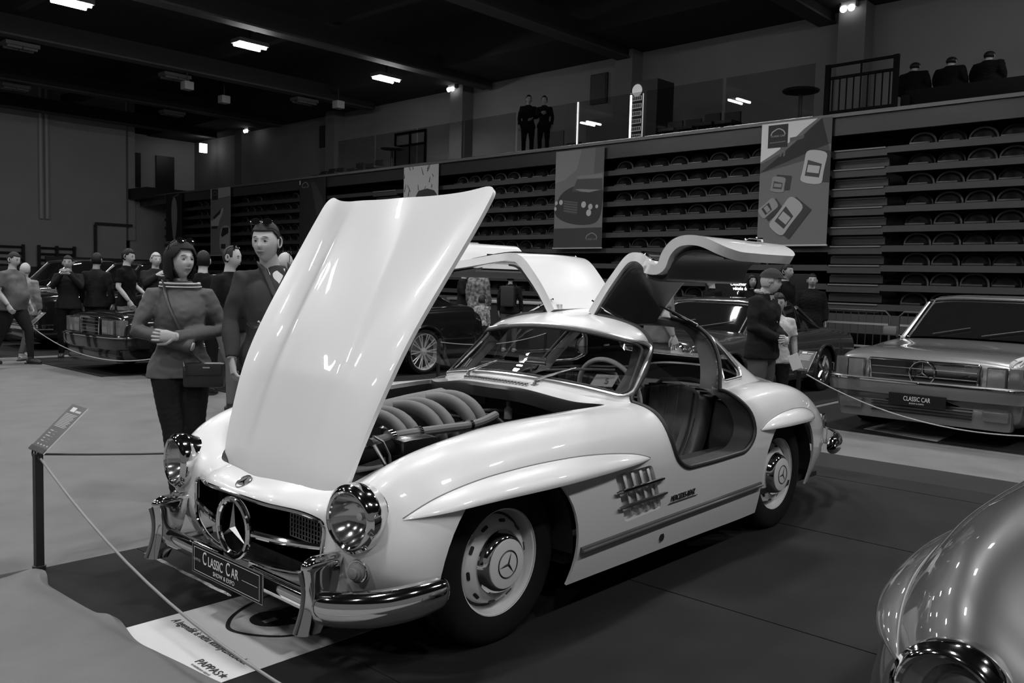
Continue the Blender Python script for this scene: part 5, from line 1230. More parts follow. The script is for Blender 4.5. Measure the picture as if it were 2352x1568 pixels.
sedan('vintage_sedan', 'pale old car with a white roof behind the crowd at the left', (8.0, 17.2, 0), 0.0,
      dict(L=4.3, W=1.70, H=1.52, hood=.95, belt=1.00, trunk=.95, axles=(.75, 3.25), cabin=(1.35, 1.85, 2.9, 3.7), paint=mat('pale old paint', .5, .3, coat=1), front=.8, grille=(.40, .40, .66), bars=6, lamps='round', round_lamps=((.58, .72, .11),), bumper=(.42, .10), bumpmat=CHROME))
sedan('vintage_sedan', 'dark old car with chrome trim cut by the left edge of the photo', (2.6, 16.3, 0), 0.0,
      dict(L=4.6, W=1.80, H=1.62, hood=1.05, belt=1.1, trunk=.95, axles=(.8, 3.45), cabin=(1.50, 1.95, 3.0, 3.9), paint=mat('dark old paint', .03, .25, coat=1), front=.86, grille=(.5, .50, .72), bars=6, lamps='round', round_lamps=((.62, .82, .13),), lampx=-.06, bumper=(.42, .12), bumpmat=CHROME))

# the silver roadster in the right foreground: same family of body, bonnet shut
SILV = mat('silver metallic', .085, .38, metal=.55, coat=1)
car_main = car
car = thing('roadster', 'silver classic car with a chrome ringed headlight at the bottom right corner', 'car', (.04, -3.215, .015))
b2 = MB().grid(BG).build('body', [SILV, BLACK], car, sharp=60); solid(b2, .012, off=-1, rim_mat=1)
cs = [cutter(GR, -1.0, -.50, 0)]+[cutter(circ(s*.637, .597, .107, 40), -1.0, -.45, 0) for s in (1, -1)]
for s in (1, -1):
    a, b = (.42, 1.3) if s > 0 else (-1.3, -.42); cs += [cutter(ARF, a, b, 1), cutter(ARR, a, b, 1)]
cut(b2, cs); bake(b2, 40, cs)
_P = PAINT; PAINT = SILV
for s in (-1, 1):
    brow('front_wheel_brow', [-.512, -.40, -.23, -.05, .137, .36, .575, .76, .872], [.606, .662, .704, .722, .7285, .724, .707, .682, .652], [.600, .618, .635, .641, .643, .644, .645, .646, .648], [.002, .030, .055, .066, .070, .064, .052, .03, .002], s)
    headlight(s)
    for loc, mir in (((0, s*.695, .335), s > 0), ((2.4, s*.70, .335), s > 0)):
        c = copy_tree(W0); c.parent = car; c.location = (loc[0], loc[1], loc[2]-.015); c.rotation_euler = (0, 0, PI if mir else 0); c.name = 'wheel'
MB().tube(gp_, .008, 8, closed=True).build('grille_surround', CHROME, car); MB().box((-.50, 0, .45), (.02, .98, .30)).build('radiator', TUB, car, False); MB().box((1.2, 0, .30), (2.6, 1.0, .1)).build('underbody', BLACK, car, False)
fill_grid(BVg, wsout(), 'windscreen', GLASS, 0, .3, 1, off=.0, parent=car); trim('windscreen_frame', proj_x(BVg, WS), .014, CHROME, parent=car)
MB().box((1.65, 0, .90), (1.1, 1.15, .10), bev=.04).build('folded_hood', LEATHER, car)
PAINT = _P; car = car_main
# ---------------------------------------------------------------- people
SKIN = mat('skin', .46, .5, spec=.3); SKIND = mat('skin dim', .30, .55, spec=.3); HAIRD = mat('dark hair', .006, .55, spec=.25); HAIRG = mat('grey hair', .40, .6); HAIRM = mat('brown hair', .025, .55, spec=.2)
EYEW = mat('eye white', .34, .2); EYEB = mat('iris', .01, .1); LIP = mat('lips', .13, .4)
def vec(*a): return Vector(a)
def head_pts(nu, nv, sc, off=0.0, fem=0, sub=None):
    """sculpted head grid; face towards +x; returns grid [nv][nu] of points about the head centre"""
    G = []
    for i in range(nv):
        th = PI*(i+.0)/(nv-1); row = []
        for k in range(nu):
            ph = 2*PI*k/nu; dz = math.cos(th); s_ = math.sin(th); dx = s_*math.cos(ph); dy = s_*math.sin(ph)
            x, y, z = dx*.098, dy*.077, dz*.122
            if dz < 0:      # jaw
                j = -dz; y *= 1-.26*j**1.3; x *= 1-(.05 if dx > 0 else .28)*j
                if dx > 0: x += .012*j*s_*(1-abs(dy))
            if dx > 0:
                f = max(0, dx)
                g = lambda cy, cz, wy, wz: math.exp(-((dy-cy)/wy)**2-((dz-cz)/wz)**2)
                n_ = .026*g(0, -.16, .13, .13)+.012*g(0, .05, .09, .16)           # nose
                n_ += .006*(g(.30, .24, .25, .07)+g(-.30, .24, .25, .07))        # brow
                n_ -= .011*(g(.36, .06, .17, .11)+g(-.36, .06, .17, .11))        # sockets
                n_ += .008*g(0, -.47, .24, .07)-.004*g(0, -.37, .2, .04)-.004*g(0, -.60, .25, .05)+.009*g(0, -.80, .25, .12)
                n_ += .005*(g(.5, -.22, .2, .2)+g(-.5, -.22, .2, .2))            # cheeks
                x += n_*(1 if off == 0 else .6)
            x += dx*off; y += dy*off; z += dz*off
            row.append(Vector((x, y, z))*sc)
        G.append(row)
    return G
def orient(c, yaw, pitch=0, roll=0):
    return Matrix.Translation(c)@Matrix.Rotation(yaw, 4, 'Z')@Matrix.Rotation(pitch, 4, 'Y')@Matrix.Rotation(roll, 4, 'X')
def hand_mb(mb, w, d, n, side, curl=.35, sc=1.0, spread=.10):
    """w wrist, d finger direction, n palm normal; side +1/-1 puts the thumb"""
    w = Vector(w); d = Vector(d).normalized(); n = Vector(n); n = (n-d*n.dot(d)).normalized(); s = d.cross(n)*side
    L = .088*sc; P = [w-d*.02*sc, w+d*.012*sc, w+d*.05*sc, w+d*.088*sc]
    for i in range(1): mb.tube(P, [.024*sc, .031*sc, .040*sc, .038*sc], 12, flat=.42, upv=tuple(n))
    for k, (o, ln) in enumerate(((.030, .070), (.010, .080), (-.011, .074), (-.030, .058))):
        a = w+d*(.085*sc)+s*o*sc; dd = (d+s*spread*(o/.03)).normalized(); pts = [a-dd*.012*sc, a]; c_ = curl*(1+.12*k)
        for q, f in enumerate((.45, .32, .23)):
            dd = (Matrix.Rotation(c_*(.8 if q == 0 else 1.15), 3, dd.cross(n))@dd).normalized(); pts.append(pts[-1]+dd*ln*sc*f)
        mb.tube(pts, [.0092*sc, .0092*sc, .0086*sc, .0078*sc, .006*sc], 8)
    a = w+d*.025*sc+s*.030*sc; dd = (d*.75+s*.62+n*.30).normalized(); d2 = (d*.95+s*.2+n*.35).normalized()
    mb.tube([w+d*.012*sc+s*.012*sc, a, a+dd*.032*sc, a+dd*.032*sc+d2*.030*sc, a+dd*.032*sc+d2*.052*sc], [.014*sc, .0145*sc, .0115*sc, .0100*sc, .007*sc], 8)
J0 = dict(hipL=(0, .095, .92), hipR=(0, -.095, .92), kneL=(.02, .11, .50), kneR=(.02, -.11, .50), ankL=(0, .115, .09), ankR=(0, -.115, .09),
          shL=(0, .185, 1.395), shR=(0, -.185, 1.395), elL=(-.01, .245, 1.14), elR=(-.01, -.245, 1.14), wrL=(.05, .25, .90), wrR=(.05, -.25, .90), neck=(.0, 0, 1.49), head=(.03, 0, 1.625))
def remesh(o, vox, it=6):
    md = o.modifiers.new('r', 'REMESH'); md.mode = 'VOXEL'; md.voxel_size = vox; md.use_smooth_shade = True
    m2 = o.modifiers.new('s', 'SMOOTH'); m2.iterations = it; m2.factor = .5
    dg = bpy.context.evaluated_depsgraph_get(); me = D.meshes.new_from_object(o.evaluated_get(dg)); o.modifiers.clear(); o.data = me; me.shade_smooth()
def folds(o, amp, sc, seed=0):
    """cloth creases: displace along normals by layered sines"""
    me = o.data; n = len(me.vertices); co = np.empty(n*3, 'f'); no = np.empty(n*3, 'f'); me.vertices.foreach_get('co', co); me.vertices.foreach_get('normal', no)
    co = co.reshape(-1, 3); no = no.reshape(-1, 3); r = np.random.RandomState(seed); d = np.zeros(n)
    for k in range(5):
        v = r.normal(size=3)*sc*(1, 1, 1.6)*(.6+.5*k); d += np.sin(co@v+r.uniform(0, 6)+1.5*np.sin(co@(v[[1, 2, 0]]*.6)))/(1+.6*k)
    co += no*(d*amp)[:, None]; me.vertices.foreach_set('co', co.ravel()); me.update()
def person(label, loc, rz, h=1.75, J={}, top=.06, legs=.03, shoe=.02, hair='short', hairm=None, skin=None, sleeve='long', near=0, hd=(0, 0), coat=0, bulk=1.0, belly=0, fem=0, legw=1.0, handd=None, acc=None, group=None, topmat=None, legmat=None, collar=None, kid=0, curl=.35):
    root = thing('person', label, 'person', loc, rz, group)
    S = h/1.75; j = {k: Vector(v) for k, v in J0.items()}; j.update({k: Vector(v) for k, v in J.items()}); skin = skin or SKIN; bk = bulk
    vox = (.0085 if near else .016)
    hs = 1.0 if not kid else 1.75/h*.88
    b = MB()    # body
    hw_ = .165*bk if not fem else .15*bk
    def torso(mb, g, z0=.86, z1=1.47):
        rows = []
        for z, wy, wx, cx in ((z0, .204*bk, .124*bk, 0), (.95, .186*bk, .114*bk+belly*.5, belly*.3), (1.05, .150*bk if not fem else .135*bk, .100*bk+belly, belly*.7), (1.15, .160*bk if not fem else .142*bk, .105*bk+belly*.7, .005+belly*.5), (1.27, .180*bk if not fem else .158*bk, .115*bk+(.018 if fem else 0), .012), (1.355, .172*bk if not fem else .150*bk, .102*bk, .005), (1.41, .128 if not fem else .115, .080, -.005), (1.45, .082, .064, 0), (z1+.01, .060, .052, 0)):
            rows.append([(cx+(wx+g)*math.cos(a), (wy+g)*math.sin(a), z) for a in np.linspace(0, 2*PI, 25)[:-1]])
        A = spl(rows, 24); o_ = len(mb.V); mb.grid(A, closev=True); mb.F += [tuple(o_+k for k in range(24))[::-1], tuple(o_+23*24+k for k in range(24))]; mb.M += [0, 0]
    def limb(mb, P, r, g=0): mb.tube([tuple(p) for p in P], [q+g for q in r], 14)
    def arm(mb, s, g, end=1.0, r=(.058, .050, .041, .040, .030)):
        sh, el, wr = j['sh'+s], j['el'+s], j['wr'+s]; m = wr if end == 1.0 else el.lerp(wr, end) if end > 0 else sh.lerp(el, -end)
        inn = Vector((sh.x, sh.y*.55, sh.z-.005)); sh2 = sh
        P = [inn, sh2, sh.lerp(el, .5), el]+([] if end <= 0 else [el.lerp(m, .5), m]) if end > 0 else [inn, sh2, m]
        rr = [.052*bk, r[0]*bk*.93, r[1]*bk, r[2]*bk, r[3]*bk, r[4]] if end > 0 else [.052*bk, r[0]*bk*.93, .056*bk]
        limb(mb, P, rr[:len(P)], g)
    def leg(mb, s, g, r=(.088, .078, .056, .050, .036), z=None):
        hp, kn, an = j['hip'+s], j['kne'+s], j['ank'+s]
        limb(mb, [hp+Vector((0, 0, .0)), hp.lerp(kn, .25), hp.lerp(kn, .7), kn, kn.lerp(an, .4), an], [r[0]*bk*legw, r[0]*bk*legw, r[1]*bk*legw*.9, r[2]*legw, r[3]*legw, r[4]], g)
    torso(b, -.006)
    for s in 'LR': arm(b, s, 0); leg(b, s, 0)
    nk = j['neck']; hc = j['head']*1.0
    b.tube([tuple(nk-Vector((0, 0, .07))), tuple(nk.lerp(hc, .25)), tuple(hc-Vector((.015, 0, .045)))], [.068 if not fem else .055, .056 if not fem else .046, .052 if not fem else .044], 14)
    HM = orient(hc, hd[0], hd[1])
    if not near:
        hg = [[HM@p for p in r_] for r_ in head_pts(28, 22, hs)]; b.grid(np.array([[tuple(p) for p in r_] for r_ in hg]), closev=True, flip=True)
    o = b.build('body', skin, root, fixn=True); o.name = 'body'; remesh(o, vox, 3)
    mb = MB()
    if near:    # fine head joined into the same mesh
        hg = [[HM@p for p in r_] for r_ in head_pts(96, 80, hs)]; mb.grid(np.array([[tuple(p) for p in r_] for r_ in hg]), closev=True, flip=True)
    for sgn in (-1, 1):
        e = HM@(Vector((-.006, sgn*.0775, -.004))*hs); er = [HM.to_3x3()@(Vector((.0, sgn*.012, 0))) for _ in (0,)][0]
        ringp = [HM@(Vector((-.008+.018*math.cos(a)*(1 if math.cos(a) > 0 else .9), sgn*(.079+.010*max(0, -math.cos(a))), -.004+.030*math.sin(a)-.004*math.cos(a)))*hs) for a in np.linspace(0, 2*PI, 17)[:-1]]
        mb.tube([tuple(p) for p in ringp], .0062*hs, 6, closed=True); mb.add([tuple(e)]+[tuple(p) for p in ringp], [(0, 1+k, 1+(k+1) % 16) for k in range(16)])
    hands = handd or {}
    for s, sg in (('L', 1), ('R', -1)):
        d_ = (j['wr'+s]-j['el'+s]).normalized(); hdv = hands.get(s)
        if hdv == 0: continue
        if hdv: hand_mb(mb, j['wr'+s], hdv[0], hdv[1], hdv[2], hdv[3] if len(hdv) > 3 else curl, 1.0 if not kid else .8)
        else: hand_mb(mb, j['wr'+s], d_*.8+Vector((0, 0, -.25)), (0, -sg, 0), sg, curl, 1.0 if not kid else .8)
    if mb.V:
        t_ = mb.build('tmp', skin, None); bm = bmesh.new(); bm.from_mesh(o.data); bm.from_mesh(t_.data); bm.to_mesh(o.data); bm.free(); D.objects.remove(t_); o.data.shade_smooth()
    # face details
    if near:
        R3 = HM.to_3x3()
        for sg in (-1, 1):
            c = HM@Vector((.0775, sg*.0285, .008)); MB().lathe([(.0115*math.sin(a), .0115*math.cos(a)) for a in np.linspace(.01, PI-.01, 12)], c, R3@Vector((1, 0, 0)), 18).build('eye', EYEW, root)
            MB().lathe([(.0068, .0094), (.0050, .0108), (0, .0120)], c, R3@Vector((1, sg*.05+hd[0]*.0, 0)), 14).build('iris', EYEB, root)
            for zz, rr, mm, nm in ((.0155, .0030, skin, 'eyelid'), (.0005, .0022, skin, 'eyelid')):
                MB().tube([tuple(HM@Vector((.0885-.35*abs(t)*.02, sg*(.0285+.014*t), zz-.006*t*t))) for t in np.linspace(-1, 1, 9)], rr, 6).build(nm, mm, root)
            MB().tube([tuple(HM@Vector((.0955-.010*(t+1)*.5-.006*max(0, t), sg*(.030+.019*t), .031+.003*(1-t*t)-.002*t))) for t in np.linspace(-1, 1, 9)], [.0008, .0022, .0027, .003, .003, .0028, .0024, .0018, .0006], 6, flat=.7).build('eyebrow', HAIRD if fem else HAIRM, root)
        for zz, rr in ((-.0545, .0036), (-.0615, .0044)):
            MB().tube([tuple(HM@Vector((.1045-.013*t*t-(.0015 if rr > .004 else 0), .024*t, zz+.0045*t*t*(1 if rr > .004 else .2)))) for t in np.linspace(-1, 1, 13)], [.0008]+[rr*(1-.55*abs(t)) for t in np.linspace(-.9, .9, 11)]+[.0008], 6).build('lip', LIP, root)
        for sg in (-1, 1): MB().lathe([(.003, 0), (0, .0012)], HM@Vector((.1155, sg*.0065, -.034)), R3@Vector((.3, 0, -1)), 8).build('nostril', BLACK, root)
    elif not kid or 1:
        R3 = HM.to_3x3()
        for sg in (-1, 1):
            MB().lathe([(.010, -.004), (.008, .004), (0, .006)], HM@(Vector((.083, sg*.029, .008))*hs), R3@Vector((1, sg*.2, 0)), 10).build('eye', mat('far eye dark', .05, .4), root)  # distant eyes are plain dark dots
            MB().tube([tuple(HM@(Vector((.094-.012*t*t, sg*(.031+.017*t), .030))*hs)) for t in (-1, 0, 1)], .0032*hs, 5).build('eyebrow', hairm or HAIRM, root)
        MB().tube([tuple(HM@(Vector((.100-.012*t*t, .021*t, -.058))*hs)) for t in (-1, -.5, 0, .5, 1)], .0035*hs, 5).build('lip', LIP, root)
    # hair
    hm_ = hairm or HAIRM
    if hair != 'bald':
        nu, nv = (72, 56) if near else (32, 26); th = {'short': .010, 'bob': .020, 'long': .018, 'crop': .006, 'thin': .004, 'tied': .014, 'cap': .014}[hair]
        g = head_pts(nu, nv, hs, off=th)
        V = [HM@p for r_ in g for p in r_]; F = []
        for i in range(nv-1):
            for k in range(nu):
                thc = PI*(i+.5)/(nv-1); ph = 2*PI*(k+.5)/nu; dz = math.cos(thc); dx = math.sin(thc)*math.cos(ph); dy = math.sin(thc)*math.sin(ph)
                lim = {'short': .50, 'crop': .55, 'thin': .80, 'bob': .52-.25*dy*0, 'long': .55, 'tied': .5, 'cap': .35}[hair]
                inh = (dz > lim+.0*dx if dx > .35 else dz > (-.05 if dx > -.05 else -.45) if hair in ('short', 'crop', 'tied', 'cap') else dz > (.1 if dx > .0 else -.4) if hair == 'thin' else dz > -.85)
                if hair in ('bob', 'long') and dx > .35: inh = dz > lim-.55*max(0, abs(dy+.12)-.42)*2.2
                if hair in ('short', 'crop') and -.05 <= dx <= .35: inh = dz > .10+.9*max(0, dx)
                if inh: F.append((i*nu+k, i*nu+(k+1) % nu, (i+1)*nu+(k+1) % nu, (i+1)*nu+k))
        hp_ = me_obj('hair', [tuple(v) for v in V], F, hm_, root, sharp=0); bm = bmesh.new(); bm.from_mesh(hp_.data); bmesh.ops.delete(bm, geom=[v for v in bm.verts if not v.link_faces], context='VERTS'); bmesh.ops.recalc_face_normals(bm, faces=bm.faces[:]); bm.to_mesh(hp_.data); bm.free(); solid(hp_, .008*hs, off=-1); hp_.data.shade_smooth()
        if hair in ('bob', 'long'):
            b = MB(); L_ = -.13 if hair == 'bob' else -.22; rows = []
            for z, r_ in ((.075, .90), (.04, 1.06), (-.01, 1.13), (-.06, 1.13), (-.09, 1.08), (L_, .90)):
                rows.append([tuple(HM@Vector((math.cos(a)*.108*r_-.012, math.sin(a)*.086*r_, z-(.02*math.cos(a)*0)))) for a in np.linspace(PI*.37, PI*1.63, 26)])
            q = b.grid(spl(rows, 16)).build('hair_sides', hm_, root); solid(q, .022, off=-1)
            if near: folds(q, .0012, 60, 3)
        if hair == 'tied': MB().lathe([(0, -.03), (.03, -.01), (.035, .01), (0, .04)], HM@Vector((-.12, 0, .03)), (-1, 0, 0), 12).build('hair_bun', hm_, root)
        if hair == 'cap':
            CAPM = mat('cap cloth', .02, .9, bump=.3); q = head_pts(32, 22, hs, off=.030); V = [HM@(Vector((p.x, p.y, max(p.z, .045*hs)*(1.0 if p.z < .1 else .93)))) for r_ in q for p in r_ if 1]
            F = [(i*32+k, i*32+(k+1) % 32, (i+1)*32+(k+1) % 32, (i+1)*32+k) for i in range(9) for k in range(32)]
            MB().add(V, F).build('flat_cap', CAPM, root, fixn=True)
            pk_ = MB().grid(np.array([[tuple(HM@Vector((.088+t*.065-.02*(abs(u)**2), u*.075*(1-.25*t), .052-.012*t))) for u in np.linspace(-1, 1, 9)] for t in (0, .5, 1)])).build('cap_peak', CAPM, root); solid(pk_, .012, off=0)
    # clothes
    tm = topmat or mat('cloth %.3f' % top, top*(.55 if top < .05 else 1), .9, bump=.15, spec=.12); lm = legmat or mat('trouser %.3f' % legs, legs*(.55 if legs < .05 else 1), .9, bump=.1, spec=.12)
    b = MB(); torso(b, .014+coat*.012, z0=(.84 if not coat else .80), z1=1.475)
    e = {'long': .97, 'short': -.75, 'half': .3}[sleeve]
    for s in 'LR': arm(b, s, .010+coat*.007, end=e)
    sh_ = b.build('jacket' if coat else ('shirt' if sleeve == 'short' else 'sweater'), tm, root, fixn=True); remesh(sh_, vox, 4); folds(sh_, .0022 if near else .003, 26 if near else 20, len(label))
    b = MB(); rows = []
    for z, wy, wx in ((.80, .150*bk, .095*bk), (.87, .166*bk, .104*bk), (.93, .150*bk, .095*bk)): rows.append([(wx*math.cos(a), wy*math.sin(a), z) for a in np.linspace(0, 2*PI, 21)[:-1]])
    o_ = len(b.V); b.grid(np.array(rows), closev=True); b.F += [tuple(range(o_, o_+20))[::-1], tuple(range(o_+40, o_+60))]; b.M += [0, 0]
    for s in 'LR': leg(b, s, .012)
    tr_ = b.build('trousers', lm, root, fixn=True); remesh(tr_, vox*1.2, 4); folds(tr_, .002, 18, len(label)+3)
    shm = mat('shoe %.3f' % shoe, shoe, .5)
    for s in 'LR':
        a = j['ank'+s]; b = MB().tube([(a.x-.055, a.y, .045), (a.x-.02, a.y, .052), (a.x+.05, a.y, .045), (a.x+.12, a.y, .034), (a.x+.175, a.y, .026)], [.036, .043, .045, .042, .022], 14, upv=(0, 0, 1)).tube([(a.x, a.y, .05), (a.x, a.y, .13)], [.044, .042], 12)
        q = b.build('shoe', shm, root); q.location.z = (.0)
        MB().prism([(a.x-.09, a.y-.035), (a.x-.09, a.y+.035), (a.x+.05, a.y+.047), (a.x+.16, a.y+.035), (a.x+.19, a.y), (a.x+.16, a.y-.035), (a.x+.05, a.y-.047)], 0, .018).build('sole', mat('sole', .25 if shoe > .1 else .02, .6), q, False)
    if acc: acc(root, j, HM, tm)
    root.scale = (S, S, S)
    return root
def glasses_up(root, j, HM, tm, z=.108, x=.045, tilt=.5, dark=1):
    R3 = HM.to_3x3(); LN = mat('sunglass lens', .006, .03, coat=1); b = MB(); t = None
    for sg in (-1, 1):
        c = HM@Vector((x, sg*.036, z)); u = R3@Vector((-.0, sg*1, 0)); v = R3@Vector((-math.sin(tilt)*1, 0, math.cos(tilt))); n_ = R3@Vector((math.cos(tilt), 0, math.sin(tilt)))
        P = [c+u*(.030*math.cos(a))+v*(.021*math.sin(a)) for a in np.linspace(0, 2*PI, 25)[:-1]]
        q = MB().add([tuple(c+n_*.004)]+[tuple(p) for p in P], [(0, 1+k, 1+(k+1) % 24) for k in range(24)]).tube([tuple(p) for p in P], .0025, 6, closed=True).build('sunglasses', LN, root)
        MB().tube([tuple(HM@Vector((x, sg*.066, z+.004))), tuple(HM@Vector((x-.05, sg*.084, z-.03))), tuple(HM@Vector((-.03, sg*.089, .015)))], .003, 6).build('glasses_arm', LN, root)
    MB().tube([tuple(HM@Vector((x, -.008, z+.006))), tuple(HM@Vector((x, .008, z+.006)))], .0025, 6).build('glasses_bridge', LN, root)

FC = math.atan2   # helper for facings
# --- woman with crossed arms
def acc_w(root, j, HM, tm):
    glasses_up(root, j, HM, tm, z=.128, x=.055, tilt=.55)
    WT = mat('white trim', .7, .6)
    P = [(.072*math.cos(a)+.006, .125*math.sin(a), 1.468-.004*math.cos(a)) for a in np.linspace(-PI*.62, PI*.62, 25)]
    MB().tube(P, .006, 6).build('collar_stripe', WT, root)
    MB().tube([(x+.007, y*1.03, z-.012) for x, y, z in P], .005, 6).build('collar_band', SEAL, root)
    MB().tube([(x+.012, y*1.06, z-.022) for x, y, z in P], .004, 6).build('collar_stripe', WT, root)
    BG_ = mat('bag leather', .022, .4, bump=.1)
    st_ = MB().tube(spl([(-.03, -.10, 1.475), (.06, -.105, 1.455), (.145, -.085, 1.33), (.175, -.03, 1.19), (.150, .06, 1.02), (.125, .15, .93), (.08, .20, .92)], 26), .017, 8, flat=.3, upv=(1, 0, .2)).build('bag_strap', BG_, root)
    G = []
    bag = MB().box((.135, .135, .865), (.085, .265, .165), bev=.03, R=Matrix.Rotation(-.30, 3, 'Z')).build('shoulder_bag', BG_, root)
    MB().box((.172, .12, .90), (.02, .24, .07), bev=.008, R=Matrix.Rotation(-.30, 3, 'Z')).build('bag_flap', BG_, bag)
    MB().tube([(.17, .0, .955), (.19, .005, .93), (.18, .01, .90)], .007, 6).build('bag_buckle', CHROME, bag)
    MB().box((.186, .14, .918), (.006, .045, .008), R=Matrix.Rotation(-.30, 3, 'Z')).build('bag_clasp', CHROME, bag)
    MB().tube([(.135+.03*math.cos(a), .0+.0, 0) for a in (0,)]+[], .001, 4) if 0 else None
wf = FC(-3.06-2.13, -2.464-.13)    # towards the camera
person('woman in grey sweater, arms crossed, sunglasses on dark bobbed hair and a small shoulder bag', (.13, 2.13, 0), wf+.12, 1.64,
       J=dict(elL=(.03, .27, 1.155), elR=(.03, -.27, 1.155), wrL=(.215, -.06, 1.125), wrR=(.20, .06, 1.055), shL=(0, .165, 1.385), shR=(0, -.165, 1.385), kneL=(.03, .085, .50), kneR=(.05, -.05, .50), ankL=(-.02, .085, .09), ankR=(.07, -.03, .09), neck=(0, 0, 1.48), head=(.035, .0, 1.62)),
       top=.115, legs=.03, shoe=.02, hair='bob', hairm=HAIRD, near=1, hd=(.42, .02), fem=1, bulk=.98, legw=1.05, handd={'L': ((.0, -1, .10), (-1, 0, 0), 1, .5), 'R': 0}, acc=acc_w, sleeve='long')
# --- man with a phone
def acc_m(root, j, HM, tm):
    glasses_up(root, j, HM, tm, z=.122, x=.062, tilt=.6)
    WT = mat('white tee', .62, .7)
    MB().grid(np.array([[(.156-.085*t-.012*abs(u), u*.056*(.15+.85*t), 1.29+.175*t) for u in np.linspace(-1, 1, 9)] for t in np.linspace(0, 1, 8)])).build('tee_shirt', WT, root)
    C_ = mat('collar dark', .035, .8)
    for sg in (-1, 1):
        oc_ = MB().grid(np.array([[(.160-.078*t, sg*(.012+.058*t), 1.27+.195*t), (.152-.090*t, sg*(.042+.056*t), 1.285+.200*t), (.09-.10*t, sg*(.075+.02*t), 1.33+.175*t)] for t in np.linspace(0, 1, 8)])).build('open_collar', C_, root); solid(oc_, .008, off=0)
    MB().tube([(.160, 0, 1.27), (.158, 0, 1.15), (.162, 0, 1.0)], .003, 6).build('zip', SEAL, root)
    MB().box((j['wrL'].x+.045, j['wrL'].y-.105, j['wrL'].z+.045), (.072, .142, .011), R=Matrix.Rotation(.35, 3, 'Z')@Matrix.Rotation(.35, 3, 'Y'), bev=.004).build('phone', mat('phone black', .01, .1, coat=1), root)
    MB().lathe([(.031, -.012), (.034, 0), (.031, .012)], j['wrL']+(j['elL']-j['wrL']).normalized()*.03, (j['elL']-j['wrL']), 20).build('bracelet', CHROMED, root)
mf = FC(-3.06-1.58, -2.464-.36)
person('man in grey half-zip sweater holding a phone, sunglasses on his cropped hair', (.52, 1.70, 0), mf+.30, 1.77,
       J=dict(elL=(.15, .13, 1.12), wrL=(.31, -.08, 1.09), elR=(-.02, -.25, 1.14), wrR=(.08, -.27, .92), kneR=(.03, -.11, .5), head=(.05, -.06, 1.625), neck=(.0, -.02, 1.49)),
       top=.05, legs=.015, hair='short', hairm=HAIRM, near=1, hd=(-.70, .10), bulk=1.04, belly=.02, acc=acc_m, handd={'L': ((.30, -.90, .10), (.1, .1, 1), -1, .65), 'R': ((.25, .05, -1), (0, 1, 0), -1, .45)})
def acc_sg(root, j, HM, tm): glasses_up(root, j, HM, tm, z=.115, x=.03, tilt=.7)
to = lambda x, y: FC(-3.06-y, -2.464-x)
person('man in black shirt and pale jeans, sunglasses on his high forehead, behind the woman', (2.2, 5.2, 0), to(2.2, 5.2)+.9, 1.73, top=.022, legs=.14, hair='thin', hd=(0.2, .15), acc=acc_sg, sleeve='long', J=dict(wrR=(.12, -.18, .98), kneR=(.12, -.1, .52), ankR=(.10, -.1, .09)), bulk=1.05)
person('dark haired person with back turned, between the woman and the man in the black shirt', (2.62, 6.55, 0), to(2.6, 6.5)+2.9, 1.70, top=.012, legs=.02, hair='short', hairm=HAIRD)
person('bald man with sunglasses on a strap behind the phone man, cut by the bonnet', (2.55, 4.75, 0), to(2.6, 4.7)+2.4, 1.68, top=.03, legs=.03, hair='bald', acc=acc_sg)
person('dark haired man partly hidden by the bonnet edge', (3.85, 6.25, 0), to(3.9, 6.3)-.6, 1.76, top=.03, legs=.03, hair='short', hairm=HAIRD, skin=SKIND)
# --- group at the left
WALK = dict(kneL=(.20, .10, .52), ankL=(.22, .11, .10), kneR=(-.10, -.1, .50), ankR=(-.30, -.1, .12))
person('heavy man in grey T-shirt and dark trousers walking right, far left', (2.05, 11.2, 0), to(2, 11)+.9, 1.68, J=dict(WALK, wrL=(.10, .26, .92), wrR=(.12, -.24, .93), elR=(-.04, -.27, 1.14)), top=.12, legs=.035, sleeve='short', hair='crop', bulk=1.18, belly=.07, shoe=.02, hd=(0, .25))
person('dark haired man behind the grey T-shirt man at the left', (1.95, 12.35, 0), to(2.0, 12.3)+1.3, 1.72, top=.015, legs=.02, hair='short', hairm=HAIRD, skin=SKIND)
person('person in pale hooded jacket, back turned, right of the grey T-shirt man', (2.45, 11.9, 0), to(2.4, 11.9)+2.6, 1.52, top=.22, legs=.08, shoe=.4, hair='short', hairm=HAIRG, coat=1, J=WALK, skin=SKIND)
person('man photographing with raised hands, white shirt under dark jacket', (2.98, 10.85-1.95, 0), to(3, 10)-.1, 1.62, top=.03, legs=.015, hair='short', hairm=HAIRD, J=dict(elR=(.12, -.22, 1.22), wrR=(.22, -.06, 1.45), elL=(.12, .22, 1.22), wrL=(.22, .04, 1.45)), skin=SKIND) if 0 else person('man photographing with raised hands, dark jacket over pale shirt, left group', (3.05, 11.75, 0), to(1.4, 9.4)-.2, 1.66, top=.03, legs=.015, hair='short', hairm=HAIRD, J=dict(elR=(.12, -.22, 1.22), wrR=(.22, -.06, 1.45), elL=(.12, .22, 1.22), wrL=(.22, .04, 1.45)), skin=SKIND)
person('person in plain dark grey top with back turned, left group', (3.45, 11.65, 0), to(3.4, 11.6)+2.7, 1.72, top=.028, legs=.015, hair='short', hairm=HAIRD, skin=SKIND)
person('man in black T-shirt and khaki trousers with bent arm, left group', (3.75, 11.2, 0), to(3.7, 11.2)+1.1, 1.80, top=.012, legs=.20, sleeve='short', hair='short', hairm=HAIRD, hd=(0, .2), J=dict(elL=(.02, .24, 1.16), wrL=(.22, .12, 1.05), wrR=(.14, -.2, .93)))
